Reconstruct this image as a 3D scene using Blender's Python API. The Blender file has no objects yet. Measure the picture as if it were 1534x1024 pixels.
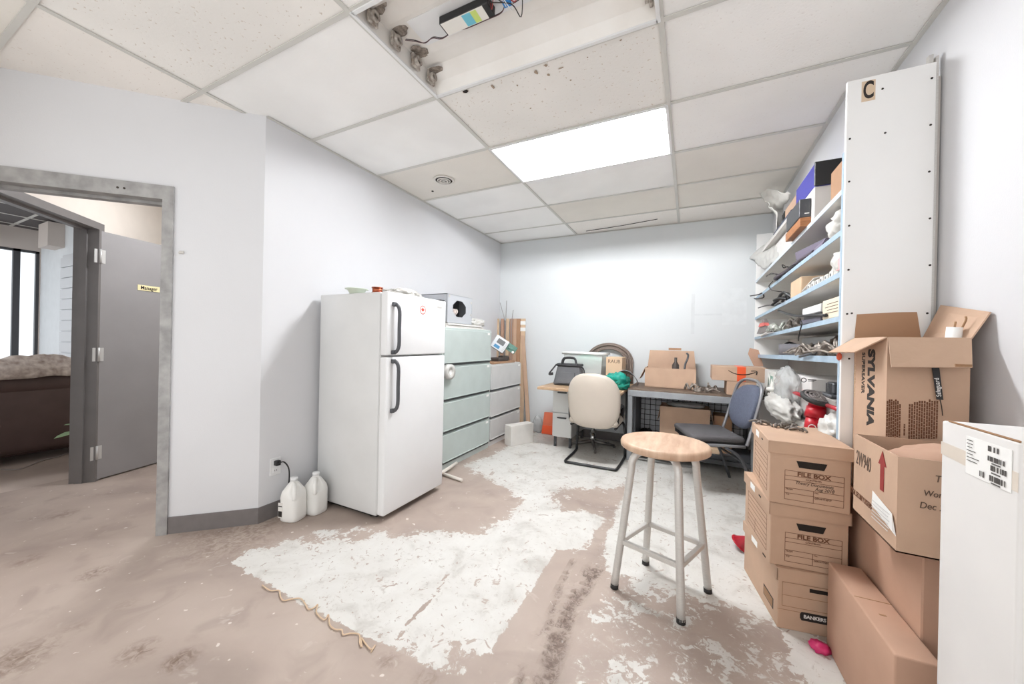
import bpy, bmesh, math, random
import numpy as np
from mathutils import Matrix, Vector, noise
R = math.radians
random.seed(7)
scene = bpy.context.scene
COL = scene.collection

# ------------------------------------------------------------------ camera
F_PX, YAW, PITCH, ROLL, EYE = 542.26, -0.4562, -0.001, 0.0213, 1.2127
_cy, _sy, _cp, _sp, _cr, _sr = math.cos(YAW), math.sin(YAW), math.cos(PITCH), math.sin(PITCH), math.cos(ROLL), math.sin(ROLL)
FWD = Vector((_sy * _cp, _cy * _cp, _sp))
_r0 = Vector((_cy, -_sy, 0)); _u0 = _r0.cross(FWD)
RIGHT = _cr * _r0 + _sr * _u0
UP = -_sr * _r0 + _cr * _u0
cam_data = bpy.data.cameras.new('camera')
cam_data.sensor_fit = 'HORIZONTAL'; cam_data.sensor_width = 36.0
cam_data.lens = F_PX / 1534 * 36.0; cam_data.clip_start = 0.02
cam = bpy.data.objects.new('camera', cam_data); COL.objects.link(cam)
m = Matrix.Identity(4)
for i in range(3):
    m[i][0], m[i][1], m[i][2] = RIGHT[i], UP[i], -FWD[i]
m[2][3] = EYE
cam.matrix_world = m
scene.camera = cam

def px(u, v, X=None, Y=None, Z=None):
    """room point seen at photo pixel (u, v) on the plane X=, Y= or Z="""
    d = RIGHT * ((u - 767) / F_PX) - UP * ((v - 512) / F_PX) + FWD
    if X is not None: t = X / d.x
    elif Y is not None: t = Y / d.y
    else: t = (Z - EYE) / d.z
    return Vector((d.x * t, d.y * t, EYE + d.z * t))

# --------------------------------------------------------------- materials
def lin(c):
    return tuple(((x / 12.92) if x <= 0.04045 else ((x + 0.055) / 1.055) ** 2.4) for x in (v / 255 for v in c))
def rgba(c): return lin(c) + (1.0,)
_M = {}
def mat(name, c, rough=0.6, metal=0.0, var=0.0, vscale=8.0, bump=0.0, bscale=60.0, spec=0.5, alpha=1.0, trans=0.0, emit=None, estr=0.0, c2=None, wave=None):
    if name in _M: return _M[name]
    mt = bpy.data.materials.new(name); mt.use_nodes = True
    nt = mt.node_tree; b = nt.nodes['Principled BSDF']
    b.inputs['Base Color'].default_value = rgba(c); b.inputs['Roughness'].default_value = rough
    b.inputs['Metallic'].default_value = metal; b.inputs['Specular IOR Level'].default_value = spec
    if alpha < 1: b.inputs['Alpha'].default_value = alpha
    if trans: b.inputs['Transmission Weight'].default_value = trans
    if emit: b.inputs['Emission Color'].default_value = rgba(emit); b.inputs['Emission Strength'].default_value = estr
    tc = nt.nodes.new('ShaderNodeTexCoord')
    if var or c2:
        n = nt.nodes.new('ShaderNodeTexNoise'); n.inputs['Scale'].default_value = vscale; n.inputs['Detail'].default_value = 5
        nt.links.new(tc.outputs['Object'], n.inputs['Vector'])
        r = nt.nodes.new('ShaderNodeValToRGB'); r.color_ramp.elements[0].position = 0.3; r.color_ramp.elements[1].position = 0.7
        lo = c2 or tuple(max(0, x * (1 - var)) for x in c)
        r.color_ramp.elements[0].color = rgba(lo); r.color_ramp.elements[1].color = rgba(c)
        src = n.outputs['Fac']
        if wave:
            mp = nt.nodes.new('ShaderNodeMapping'); mp.inputs['Scale'].default_value = wave
            nt.links.new(tc.outputs['Object'], mp.inputs['Vector']); nt.links.new(mp.outputs['Vector'], n.inputs['Vector'])
        nt.links.new(src, r.inputs['Fac']); nt.links.new(r.outputs['Color'], b.inputs['Base Color'])
    if bump:
        n2 = nt.nodes.new('ShaderNodeTexNoise'); n2.inputs['Scale'].default_value = bscale; n2.inputs['Detail'].default_value = 4
        nt.links.new(tc.outputs['Object'], n2.inputs['Vector'])
        bp = nt.nodes.new('ShaderNodeBump'); bp.inputs['Strength'].default_value = bump; bp.inputs['Distance'].default_value = 0.01
        nt.links.new(n2.outputs['Fac'], bp.inputs['Height']); nt.links.new(bp.outputs['Normal'], b.inputs['Normal'])
    _M[name] = mt
    return mt

WALL = mat('wall_paint', (216, 217, 220), 0.7, var=0.02, vscale=1.5, bump=0.05, bscale=180)
WALLB = mat('wall_paint_cool', (214, 218, 220), 0.7, var=0.02, vscale=1.5, bump=0.05, bscale=180)
CREAM = mat('corridor_paint', (226, 218, 208), 0.7, var=0.02)
BASEB = mat('vinyl_baseboard', (118, 113, 112), 0.5, var=0.06, vscale=20)
TBAR = mat('grid_white', (204, 203, 198), 0.45)
WHITE = mat('white_enamel', (232, 233, 234), 0.35, var=0.02, vscale=3)
FRIDGE = mat('fridge_enamel', (216, 217, 217), 0.38, var=0.03, vscale=4, bump=0.06, bscale=400)
FRIDGED = mat('fridge_door_enamel', (230, 231, 232), 0.38, var=0.015, vscale=4, bump=0.06, bscale=400)
DKGREY = mat('dark_grey_plastic', (72, 74, 78), 0.45)
BLACK = mat('black_plastic', (30, 30, 32), 0.45)
RUBBER = mat('black_rubber', (40, 39, 39), 0.7)
STEEL = mat('brushed_aluminium', (212, 210, 206), 0.4, 0.35, var=0.06, vscale=12, wave=(4, 4, 40))
CHROME = mat('chrome', (200, 200, 200), 0.2, 1.0)
GALV = mat('galvanised_steel', (170, 169, 168), 0.5, 0.15, var=0.2, vscale=14)
GALVD = mat('grey_door_paint', (152, 150, 150), 0.5, 0.0, var=0.05, vscale=3)
FRAME2 = mat('door_frame_paint', (128, 125, 124), 0.42, 0.2, var=0.05, vscale=6)
GREEN = mat('green_grey_enamel', (188, 199, 196), 0.42, var=0.03)
GREY = mat('light_grey_enamel', (206, 206, 205), 0.45, var=0.03)
RECESS = mat('recess_dark', (78, 82, 84), 0.6)
CARD = mat('cardboard', (197, 166, 142), 0.8, var=0.07, vscale=5, bump=0.08, bscale=30)
CARDP = mat('cardboard_pinkish', (188, 152, 130), 0.8, var=0.06, vscale=5)
CARDD = mat('cardboard_worn', (176, 138, 108), 0.8, var=0.08, vscale=5)
CARDL = mat('cardboard_pale', (214, 186, 156), 0.8, var=0.06, vscale=6)
CARDE = mat('cardboard_edge', (150, 116, 86), 0.9)
INK = mat('black_ink', (38, 32, 30), 0.7)
INKB = mat('brown_ink', (104, 66, 44), 0.8)
INKG = mat('marker_ink', (92, 74, 62), 0.8)
PAPER = mat('white_paper', (240, 240, 238), 0.7)
PAPERW = mat('worn_paper', (232, 230, 226), 0.7, var=0.06, vscale=20)
TAPE = mat('packing_tape', (214, 200, 186), 0.35, var=0.05)
WBOX = mat('white_carton', (224, 222, 220), 0.6, var=0.03, vscale=4)
WOOD = mat('pine_seat', (216, 189, 164), 0.5, var=0.0, c2=(176, 141, 115), vscale=2.2, wave=(11, 2.0, 1))
WOODD = mat('desk_wood', (196, 168, 138), 0.5, c2=(160, 128, 98), vscale=5, wave=(3, 18, 18))
BROWNW = mat('brown_wood', (176, 120, 78), 0.55, c2=(140, 92, 58), vscale=6, wave=(3, 20, 20))
BENCHT = mat('bench_top', (112, 94, 80), 0.6, var=0.2, vscale=9)
BENCHM = mat('bench_grey_metal', (158, 162, 166), 0.4, 0.3, var=0.1, vscale=9)
BEIGE = mat('beige_shell', (200, 190, 178), 0.5, var=0.02)
BLUEF = mat('blue_grey_fabric', (92, 98, 116), 0.9, var=0.12, vscale=60, bump=0.2, bscale=300)
CHARF = mat('charcoal_seat', (84, 82, 84), 0.6, var=0.08)
BAGF = mat('grey_bag_fabric', (92, 93, 96), 0.8, var=0.12, vscale=12, bump=0.2, bscale=120)
BAGK = mat('black_bag_trim', (44, 44, 47), 0.7)
TEAL = mat('teal_plastic', (24, 158, 140), 0.35, c2=(14, 118, 106), vscale=14)
TRANSL = mat('translucent_plastic', (230, 232, 231), 0.3, alpha=0.5)
CLEAR = mat('clear_bag', (212, 214, 214), 0.25, alpha=0.5, bump=0.3, bscale=30)
MILKY = mat('milky_bag', (208, 207, 203), 0.35, alpha=0.93, bump=0.25, bscale=22)
RED = mat('red_paint', (178, 20, 36), 0.35)
REDD = mat('red_plastic', (160, 24, 40), 0.35)
ORANGE = mat('orange_sheet', (222, 112, 78), 0.55, var=0.1, vscale=10)
ORTAPE = mat('orange_tape', (226, 88, 44), 0.4)
BLUESH = mat('shelf_edge_blue', (168, 190, 208), 0.5, var=0.06, vscale=20)
SHELFW = mat('shelf_board', (214, 212, 208), 0.6, var=0.04, vscale=6)
PANELW = mat('panel_white', (241, 241, 240), 0.55, var=0.015, vscale=3)
BLUEB = mat('blue_box', (72, 72, 160), 0.5)
PURPLE = mat('purple_grey', (112, 104, 122), 0.6)
COPPER = mat('copper_wire', (176, 96, 66), 0.35, 0.7, var=0.1, vscale=50)
CLOTH = mat('white_cloth', (206, 204, 199), 0.85, bump=0.2, bscale=40)
JUG = mat('jug_plastic', (236, 236, 233), 0.4)
METG = mat('dirty_metal', (140, 132, 124), 0.5, 0.4, c2=(92, 86, 82), vscale=30)
METL = mat('pale_metal', (182, 172, 162), 0.45, 0.4, c2=(96, 88, 82), vscale=30)
HOSE = mat('hose_brown', (120, 106, 98), 0.6)
SOFA = mat('sofa_leather', (88, 70, 67), 0.5, var=0.12, vscale=6)
BLANK = mat('blanket', (216, 206, 198), 0.9, c2=(146, 130, 122), vscale=4, wave=(2, 5, 5))
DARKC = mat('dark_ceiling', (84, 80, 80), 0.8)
GREENP = mat('pcb_green', (96, 142, 128), 0.5, var=0.2, vscale=40)
LCD = mat('lcd_grey', (112, 114, 116), 0.3)
BLUEL = mat('blue_label', (76, 142, 186), 0.5)
LEAF = mat('leaf_green', (150, 176, 136), 0.5, var=0.15)
YELL = mat('yellow_label', (236, 226, 178), 0.6)
PINK = mat('pink_wrapper', (206, 50, 110), 0.4)
SOOT = mat('soot', (70, 62, 56), 0.9, var=0.3, vscale=40)
WIRE = mat('wire_black', (46, 42, 40), 0.5)
WIREP = mat('wire_purple', (92, 84, 140), 0.5)
TANCORD = mat('tan_glue', (206, 180, 152), 0.5)
TUBE = mat('tube_glass', (245, 247, 250), 0.3, emit=(252, 253, 255), estr=118.0)
REFL = mat('reflector_white', (240, 241, 241), 0.3)
REFLD = mat('reflector_sooty', (240, 239, 236), 0.4, c2=(226, 222, 216), vscale=3)
HOLE = mat('dark_hole', (34, 28, 24), 0.9)
BLUEC = mat('blue_connector', (40, 130, 200), 0.4)
LABG = mat('ballast_label', (232, 230, 224), 0.5)
LABB = mat('ballast_blue', (110, 190, 210), 0.5)
LABY = mat('ballast_yellow', (200, 220, 120), 0.5)
SLAT = mat('slatwall', (206, 210, 214), 0.5)

def glass_mat():
    mt = bpy.data.materials.new('window_glass'); mt.use_nodes = True
    nt = mt.node_tree; nt.nodes.clear()
    o = nt.nodes.new('ShaderNodeOutputMaterial'); t = nt.nodes.new('ShaderNodeBsdfTransparent'); g = nt.nodes.new('ShaderNodeBsdfGlossy')
    g.inputs['Roughness'].default_value = 0.03; t.inputs['Color'].default_value = (0.9, 0.93, 0.96, 1)
    mx = nt.nodes.new('ShaderNodeMixShader'); mx.inputs[0].default_value = 0.08
    nt.links.new(t.outputs[0], mx.inputs[1]); nt.links.new(g.outputs[0], mx.inputs[2]); nt.links.new(mx.outputs[0], o.inputs[0])
    return mt
GLASS = glass_mat()

def tile_mat(name, c, pit, thr, scale):
    mt = bpy.data.materials.new(name); mt.use_nodes = True
    nt = mt.node_tree; b = nt.nodes['Principled BSDF']; b.inputs['Roughness'].default_value = 0.9; b.inputs['Specular IOR Level'].default_value = 0.15
    tc = nt.nodes.new('ShaderNodeTexCoord'); n = nt.nodes.new('ShaderNodeTexNoise')
    n.inputs['Scale'].default_value = scale; n.inputs['Detail'].default_value = 2
    nt.links.new(tc.outputs['Object'], n.inputs['Vector'])
    n3 = nt.nodes.new('ShaderNodeTexNoise'); n3.inputs['Scale'].default_value = 1.6; n3.inputs['Detail'].default_value = 3
    nt.links.new(tc.outputs['Object'], n3.inputs['Vector'])
    r = nt.nodes.new('ShaderNodeValToRGB'); e = r.color_ramp.elements
    e[0].position = thr; e[0].color = (0, 0, 0, 1); e[1].position = thr + 0.02; e[1].color = (1, 1, 1, 1)
    nt.links.new(n.outputs['Fac'], r.inputs['Fac'])
    r2 = nt.nodes.new('ShaderNodeValToRGB'); r2.color_ramp.elements[0].position = 0.35; r2.color_ramp.elements[1].position = 0.65
    r2.color_ramp.elements[0].color = rgba(tuple(x * 0.965 for x in c)); r2.color_ramp.elements[1].color = rgba(c)
    nt.links.new(n3.outputs['Fac'], r2.inputs['Fac'])
    mx = nt.nodes.new('ShaderNodeMix'); mx.data_type = 'RGBA'
    nt.links.new(r.outputs['Color'], mx.inputs['Factor'])
    mx.inputs['A'].default_value = rgba(pit); nt.links.new(r2.outputs['Color'], mx.inputs['B'])
    nt.links.new(mx.outputs['Result'], b.inputs['Base Color'])
    bp = nt.nodes.new('ShaderNodeBump'); bp.inputs['Strength'].default_value = 0.25; bp.inputs['Distance'].default_value = 0.004
    nt.links.new(n.outputs['Fac'], bp.inputs['Height']); nt.links.new(bp.outputs['Normal'], b.inputs['Normal'])
    return mt
T_NEW = tile_mat('tile_smooth', (247, 247, 246), (242, 242, 241), 0.2, 60)
T_SPK = tile_mat('tile_speckled', (246, 245, 243), (232, 229, 226), 0.31, 80)
T_OLD = tile_mat('tile_old_beige', (241, 237, 232), (222, 214, 206), 0.30, 70)
T_OLDG = tile_mat('tile_old_grey', (233, 229, 222), (222, 216, 209), 0.27, 60)
T_PIT = tile_mat('tile_pitted', (241, 239, 235), (212, 204, 194), 0.315, 55)

# ------------------------------------------------------------ mesh builder
def frame(loc, rz=0.0, rx=0.0, ry=0.0):
    return Matrix.Translation(Vector(loc)) @ Matrix.Rotation(rz, 4, 'Z') @ Matrix.Rotation(ry, 4, 'Y') @ Matrix.Rotation(rx, 4, 'X')

class MB:
    def __init__(s, M=None):
        s.bm = bmesh.new(); s.M = M or Matrix.Identity(4); s.mi = 0
    def _add(s, t, smooth=False, xf=None):
        X = s.M @ xf if xf is not None else s.M
        vm = [s.bm.verts.new(X @ v.co) for v in t.verts]
        t.verts.index_update()
        for f in t.faces:
            try: nf = s.bm.faces.new([vm[v.index] for v in f.verts])
            except ValueError: continue
            nf.smooth = smooth; nf.material_index = s.mi
        t.free(); return s
    def box(s, x0, x1, y0, y1, z0, z1, bev=0.0, seg=1, xf=None):
        x0, x1 = min(x0, x1), max(x0, x1); y0, y1 = min(y0, y1), max(y0, y1); z0, z1 = min(z0, z1), max(z0, z1)
        t = bmesh.new(); bmesh.ops.create_cube(t, size=1)
        for v in t.verts:
            v.co = Vector(((x0 + x1) / 2 + v.co.x * (x1 - x0), (y0 + y1) / 2 + v.co.y * (y1 - y0), (z0 + z1) / 2 + v.co.z * (z1 - z0)))
        if bev: bmesh.ops.bevel(t, geom=t.edges[:], offset=min(bev, (x1-x0)*.45, (y1-y0)*.45, (z1-z0)*.45), segments=seg, affect='EDGES', profile=0.5)
        return s._add(t, seg > 1, xf)
    def faces(s, pts, fs, smooth=False):
        t = bmesh.new(); vs = [t.verts.new(Vector(p)) for p in pts]
        for f in fs: t.faces.new([vs[i] for i in f])
        bmesh.ops.recalc_face_normals(t, faces=t.faces[:])
        return s._add(t, smooth)
    def plate(s, pts, th):
        """polygon with thickness th along its normal"""
        P = [Vector(p) for p in pts]; n = Vector((0, 0, 0))
        for i in range(len(P)):
            a, b = P[i], P[(i + 1) % len(P)]; n += Vector(((a.y-b.y)*(a.z+b.z), (a.z-b.z)*(a.x+b.x), (a.x-b.x)*(a.y+b.y)))
        n.normalize(); k = len(P)
        Q = [p + n * th for p in P]
        fs = [list(range(k))[::-1], list(range(k, 2 * k))] + [[i, (i + 1) % k, k + (i + 1) % k, k + i] for i in range(k)]
        return s.faces(P + Q, fs)
    def hexa(s, b, t):
        return s.faces(list(b) + list(t), [[3, 2, 1, 0], [4, 5, 6, 7], [0, 1, 5, 4], [1, 2, 6, 5], [2, 3, 7, 6], [3, 0, 4, 7]])
    def cyl(s, p0, p1, r0, r1=None, n=16, caps=True):
        p0, p1 = Vector(p0), Vector(p1); r1 = r0 if r1 is None else r1
        d = (p1 - p0).normalized(); a = d.orthogonal().normalized(); b = d.cross(a)
        t = bmesh.new(); A = []; B = []
        for i in range(n):
            c, q = math.cos(2*math.pi*i/n), math.sin(2*math.pi*i/n)
            A.append(t.verts.new(p0 + (a*c + b*q) * r0)); B.append(t.verts.new(p1 + (a*c + b*q) * r1))
        X = s.M; vm = {}
        for v in A + B: vm[v] = s.bm.verts.new(X @ v.co)
        for i in range(n):
            j = (i + 1) % n
            f = s.bm.faces.new([vm[A[i]], vm[A[j]], vm[B[j]], vm[B[i]]]); f.smooth = True; f.material_index = s.mi
        if caps:
            f = s.bm.faces.new([vm[v] for v in A[::-1]]); f.material_index = s.mi
            f = s.bm.faces.new([vm[v] for v in B]); f.material_index = s.mi
        t.free(); return s
    def tube(s, pts, r, n=8, sub=0, closed=False, flat=None):
        P = [Vector(p) for p in pts]
        if sub:
            Q = []; k = len(P)
            for i in range(k if closed else k - 1):
                g = lambda j: P[j % k] if closed else P[max(0, min(k - 1, j))]
                a, b, c, d = g(i-1), g(i), g(i+1), g(i+2)
                for q in range(sub):
                    t = q / sub
                    Q.append(0.5 * ((2*b) + (c-a)*t + (2*a-5*b+4*c-d)*t*t + (3*b-a-3*c+d)*t**3))
            if not closed: Q.append(P[-1])
            P = Q
        k = len(P); up = None; rings = []
        if isinstance(r, (list, tuple)) and len(r) != k:
            r = [float(q) for q in np.interp(np.linspace(0, 1, k), np.linspace(0, 1, len(r)), r)]
        for i in range(k):
            if closed: d = P[(i+1) % k] - P[i-1]
            else: d = P[min(i+1, k-1)] - P[max(i-1, 0)]
            if d.length < 1e-9: d = Vector((0, 0, 1))
            d.normalize()
            if up is None: up = d.orthogonal().normalized()
            up = (up - d * up.dot(d))
            up = up.normalized() if up.length > 1e-6 else d.orthogonal().normalized()
            w = d.cross(up); rr = r[i] if isinstance(r, (list, tuple)) else r
            fl = flat or 1.0
            rings.append([s.bm.verts.new(s.M @ (P[i] + (up*math.cos(2*math.pi*j/n)*fl + w*math.sin(2*math.pi*j/n)) * rr)) for j in range(n)])
        for i in range(k if closed else k - 1):
            A, B = rings[i], rings[(i+1) % k]
            for j in range(n):
                f = s.bm.faces.new([A[j], A[(j+1) % n], B[(j+1) % n], B[j]]); f.smooth = True; f.material_index = s.mi
        if not closed:
            f = s.bm.faces.new(rings[0][::-1]); f.material_index = s.mi
            f = s.bm.faces.new(rings[-1]); f.material_index = s.mi
        return s
    def lathe(s, prof, c=(0, 0, 0), n=28, xf=None, closed=False):
        X = s.M @ (xf or Matrix.Identity(4)); c = Vector(c); rings = []
        for r_, z in prof:
            if r_ < 1e-6: rings.append([s.bm.verts.new(X @ (c + Vector((0, 0, z))))])
            else: rings.append([s.bm.verts.new(X @ (c + Vector((r_*math.cos(2*math.pi*j/n), r_*math.sin(2*math.pi*j/n), z)))) for j in range(n)])
        k = len(rings)
        for i in range(k if closed else k - 1):
            A, B = rings[i], rings[(i + 1) % k]
            for j in range(n):
                q = (j + 1) % n
                if len(A) == 1 and len(B) == 1: continue
                if len(A) == 1: vs = [A[0], B[j], B[q]]
                elif len(B) == 1: vs = [A[j], A[q], B[0]]
                else: vs = [A[j], A[q], B[q], B[j]]
                f = s.bm.faces.new(vs); f.smooth = True; f.material_index = s.mi
        return s
    def blob(s, c, sc, amp=0.2, fr=3.0, seed=0, sub=3, flat=None, ridged=True):
        """crumpled lump: a bag, a heap"""
        t = bmesh.new(); bmesh.ops.create_icosphere(t, subdivisions=sub, radius=1.0)
        off = Vector((seed * 7.31, seed * 3.17, seed * 1.7))
        for v in t.verts:
            p = v.co.copy(); n1 = noise.noise(p * fr + off); n2 = noise.noise(p * fr * 2.3 + off)
            k = 1 + amp * ((1 - abs(n1) * 2.2) if ridged else n1) + amp * 0.5 * n2
            v.co = Vector((p.x * sc[0] * k, p.y * sc[1] * k, p.z * sc[2] * k)) + Vector(c)
            if flat is not None and v.co.z < flat: v.co.z = flat + 0.02 * (v.co.z - flat)
        return s._add(t, True)
    def build(s, name, material, parent=None, sub=0):
        root = parent
        while root is not None and root.parent is not None: root = root.parent
        if root is not None:
            inv = (Matrix.Translation(root.location) @ root.rotation_euler.to_matrix().to_4x4()).inverted()
            s.bm.transform(inv)
        bmesh.ops.recalc_face_normals(s.bm, faces=s.bm.faces[:])
        me = bpy.data.meshes.new(name); s.bm.to_mesh(me); s.bm.free()
        for q in (material if isinstance(material, (list, tuple)) else [material]): me.materials.append(q)
        o = bpy.data.objects.new(name, me); COL.objects.link(o)
        if parent is not None: o.parent = parent
        if sub:
            mm = o.modifiers.new('smooth', 'SUBSURF'); mm.levels = sub; mm.render_levels = sub
        return o

def tag(o, label, cat, group=None):
    o['label'] = label; o['category'] = cat
    if group: o['group'] = group
    return o
def thing(name, label, cat, loc, rz=0.0, group=None):
    o = bpy.data.objects.new(name, None); o.empty_display_size = 0.05; COL.objects.link(o)
    o.location = Vector(loc); o.rotation_euler = (0, 0, rz)
    return tag(o, label, cat, group)
def struct(o): o['kind'] = 'structure'; return o
def solo(name, mb, material, label, cat, loc=None, group=None, sub=0):
    """a thing that is one mesh; its origin is moved to its base"""
    co = [v.co.copy() for v in mb.bm.verts]
    if loc is None:
        loc = Vector((sum(c.x for c in co) / len(co), sum(c.y for c in co) / len(co), min(c.z for c in co)))
    loc = Vector(loc); mb.bm.transform(Matrix.Translation(-loc))
    o = mb.build(name, material, None, sub); o.location = loc
    return tag(o, label, cat, group)
def text(s, size, M, material, parent, name='lettering', align='CENTER', ext=0.0006, sx=1.0, bold=0.0, shear=0.0):
    """raised letters; M maps text x -> reading direction, y -> up, z -> out of the surface"""
    cu = bpy.data.curves.new('t', 'FONT'); cu.body = s; cu.size = size; cu.extrude = ext
    cu.align_x = align; cu.align_y = 'CENTER'; cu.offset = bold; cu.shear = shear
    to = bpy.data.objects.new('t', cu); COL.objects.link(to)
    dg = bpy.context.evaluated_depsgraph_get()
    me = bpy.data.meshes.new_from_object(to.evaluated_get(dg))
    bpy.data.objects.remove(to)
    me.transform(M @ Matrix.Diagonal((sx, 1, 1, 1)))
    root = parent
    while root is not None and root.parent is not None: root = root.parent
    if root is not None:
        me.transform((Matrix.Translation(root.location) @ root.rotation_euler.to_matrix().to_4x4()).inverted())
    me.name = name; me.materials.clear(); me.materials.append(material)
    o = bpy.data.objects.new(name, me); COL.objects.link(o); o.parent = parent
    return o
def basis(o, x, y):
    x = Vector(x).normalized(); y = Vector(y); z = x.cross(y).normalized(); y = z.cross(x)
    M = Matrix.Identity(4)
    for i in range(3): M[i][0], M[i][1], M[i][2], M[i][3] = x[i], y[i], z[i], o[i]
    return M

# ================================================================ SETTING
H = 2.6305; XL = -2.489; YB = 4.642; XR = 0.916; XS = 0.763; YC = 1.390
XA, Y0, TX, TY = -1.3594, 1.0892, 1.22, 0.61
DW = Vector((-0.719, -0.695, 0))            # along the angled door wall, away from the corner
DWN = Vector((0.695, -0.719, 0))            # its face towards the room
DC = Vector((XL, YC, 0))
def dw(s, out=0.0, z=0.0): return DC + DW * s + DWN * out + Vector((0, 0, z))
E2 = Vector((-0.705, 0.709, 0)); N2 = Vector((-0.709, -0.705, 0)); HG = Vector((-4.33, 1.146, 0))
def w2(t, inn=0.0, z=0.0): return HG + E2 * t + N2 * inn + Vector((0, 0, z))

# ---- floor with worn paint: smooth wear field on the vertices, flakes from noise
def sdf(poly, X, Y):
    """signed distance to a polygon, positive inside"""
    d = np.full(X.shape, 1e9); ins = np.zeros(X.shape, bool); k = len(poly)
    for i in range(k):
        ax, ay = poly[i]; bx, by = poly[(i + 1) % k]
        ex, ey = bx - ax, by - ay; wx, wy = X - ax, Y - ay
        t = np.clip((wx * ex + wy * ey) / (ex * ex + ey * ey + 1e-12), 0, 1)
        d = np.minimum(d, (wx - ex * t) ** 2 + (wy - ey * t) ** 2)
        c = ((ay <= Y) & (by > Y)) | ((by <= Y) & (ay > Y))
        xi = ax + (Y - ay) / np.where(abs(by - ay) < 1e-12, 1e-12, by - ay) * ex
        ins ^= c & (X < xi)
    d = np.sqrt(d)
    return np.where(ins, d, -d)
def ldist(line, X, Y):
    d = np.full(X.shape, 1e9)
    for (ax, ay), (bx, by) in zip(line[:-1], line[1:]):
        ex, ey = bx - ax, by - ay; wx, wy = X - ax, Y - ay
        t = np.clip((wx * ex + wy * ey) / (ex * ex + ey * ey + 1e-12), 0, 1)
        d = np.minimum(d, (wx - ex * t) ** 2 + (wy - ey * t) ** 2)
    return np.sqrt(d)
def fl(pts): return [(lambda p: (p.x, p.y))(px(u, v, Z=0)) for u, v in pts]
gx = np.arange(-4.6, 1.05, 0.02); gy = np.arange(-0.6, 4.9, 0.02)
GX, GY = np.meshgrid(gx, gy)
P_MAIN = fl([(348,842),(377,822),(424,812),(484,810),(541,808),(595,806),(625,800),(659,797),(709,799),(743,787),(772,770),(779,748),(756,730),(719,710),(694,697),(736,683),(775,660),(800,648),(860,640),(930,655),(1000,690),(1100,690),(1140,740),(1100,800),(1050,795),(960,770),(930,780),(897,800),(880,815),(857,826),(834,824),(800,881),(733,978),(689,984),(693,1009),(662,1006),(619,982),(582,965),(541,949),(474,915),(407,878)])
P_RIGHT = fl([(895,818),(915,780),(945,720),(970,690),(1130,690),(1190,900),(1250,980),(1290,1060),(1215,1060),(1180,960),(1152,930),(1077,904),(1010,884),(927,862),(893,852)])
P_TAN = fl([(815,737),(840,727),(880,728),(940,732),(932,756),(905,778),(870,770),(835,768)])
P_BENCH_SHADE = fl([(850,640),(930,655),(1000,685),(1100,685),(1150,740),(1150,600),(850,600)])
P_FLAKE = fl([(893,856),(1010,886),(1152,932),(1260,1060),(820,1060),(860,940)])
P_GHOST = fl([(834,824),(857,825),(800,920),(740,1030),(690,1030),(733,976)])
P_LOW = fl([(590,962),(640,945),(700,965),(733,978),(693,1009),(650,1006)])
P_DARK = fl([(270,800),(380,775),(430,775),(400,812),(350,830),(290,840)])
P_WHT = fl([(464,792),(520,785),(580,790),(600,806),(541,812),(470,814)])
L_TRENCH = fl([(893,848),(880,868),(860,900),(846,935),(833,965),(822,1000),(812,1040)])
L_CR2 = fl([(860,838),(838,880),(822,935),(800,955),(778,985),(782,1040)])
L_CR3 = fl([(893,848),(902,800),(915,765),(935,725),(950,695),(956,665)])
L_CR4 = fl([(671,856),(655,885),(636,908),(615,930),(595,955)])
L_HALL = fl([(0,760),(60,750),(120,742),(190,738),(243,738)])
L_HALL2 = fl([(0,775),(50,778),(95,770)])
sm = lambda d, w: np.clip(0.5 + d / (2 * w), 0, 1)
L_SHARP = fl([(348,842),(407,878),(474,915),(541,949),(582,965),(619,982),(662,1006)]); L_SHARP2 = fl([(733,978),(800,881),(834,824)])
L_SOFT = fl([(377,822),(484,810),(595,806),(709,799),(772,770),(756,730),(694,697),(775,660)]); L_SOFT2 = fl([(960,770),(897,800),(857,826)])
_ds = np.minimum(ldist(L_SHARP, GX, GY), ldist(L_SHARP2, GX, GY)); _df = np.minimum(ldist(L_SOFT, GX, GY), ldist(L_SOFT2, GX, GY))
paint = sm(sdf(P_MAIN, GX, GY), np.where(_ds < _df, 0.03, 0.12))
paint = np.maximum(paint, sm(sdf(P_RIGHT, GX, GY), 0.09))
paint = np.minimum(paint, 1 - 0.75 * sm(sdf(P_TAN, GX, GY), 0.13))
paint = np.maximum(paint, 0.395 * (sdf(P_FLAKE, GX, GY) > 0))
paint = np.maximum(paint, 0.455 * sm(sdf(P_WHT, GX, GY), 0.05))
paint = np.where(sdf(P_GHOST, GX, GY) > 0, np.minimum(paint, 0.2), paint)
paint = np.where(sdf(P_LOW, GX, GY) > 0, np.minimum(paint, 0.52), paint)
paint -= 0.5 * np.clip(1 - ldist(L_TRENCH, GX, GY) / 0.09, 0, 1)
paint -= 0.42 * np.clip(1 - ldist(L_CR3, GX, GY) / 0.06, 0, 1)
paint -= 0.9 * np.clip(1 - ldist(L_CR4, GX, GY) / 0.022, 0, 1)
trench = np.clip(1.25 - ldist(L_TRENCH, GX, GY) / 0.055, 0, 1)
trench = np.maximum(trench, 0.75 * np.clip(1.2 - ldist(L_CR2, GX, GY) / 0.022, 0, 1))
trench = np.maximum(trench, 0.35 * np.clip(1.2 - ldist(L_CR3, GX, GY) / 0.03, 0, 1))
trench = np.maximum(trench, 0.5 * np.clip(1 - ldist(L_HALL, GX, GY) / 0.05, 0, 1))
trench = np.maximum(trench, 0.5 * np.clip(1 - ldist(L_HALL2, GX, GY) / 0.05, 0, 1))
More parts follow.
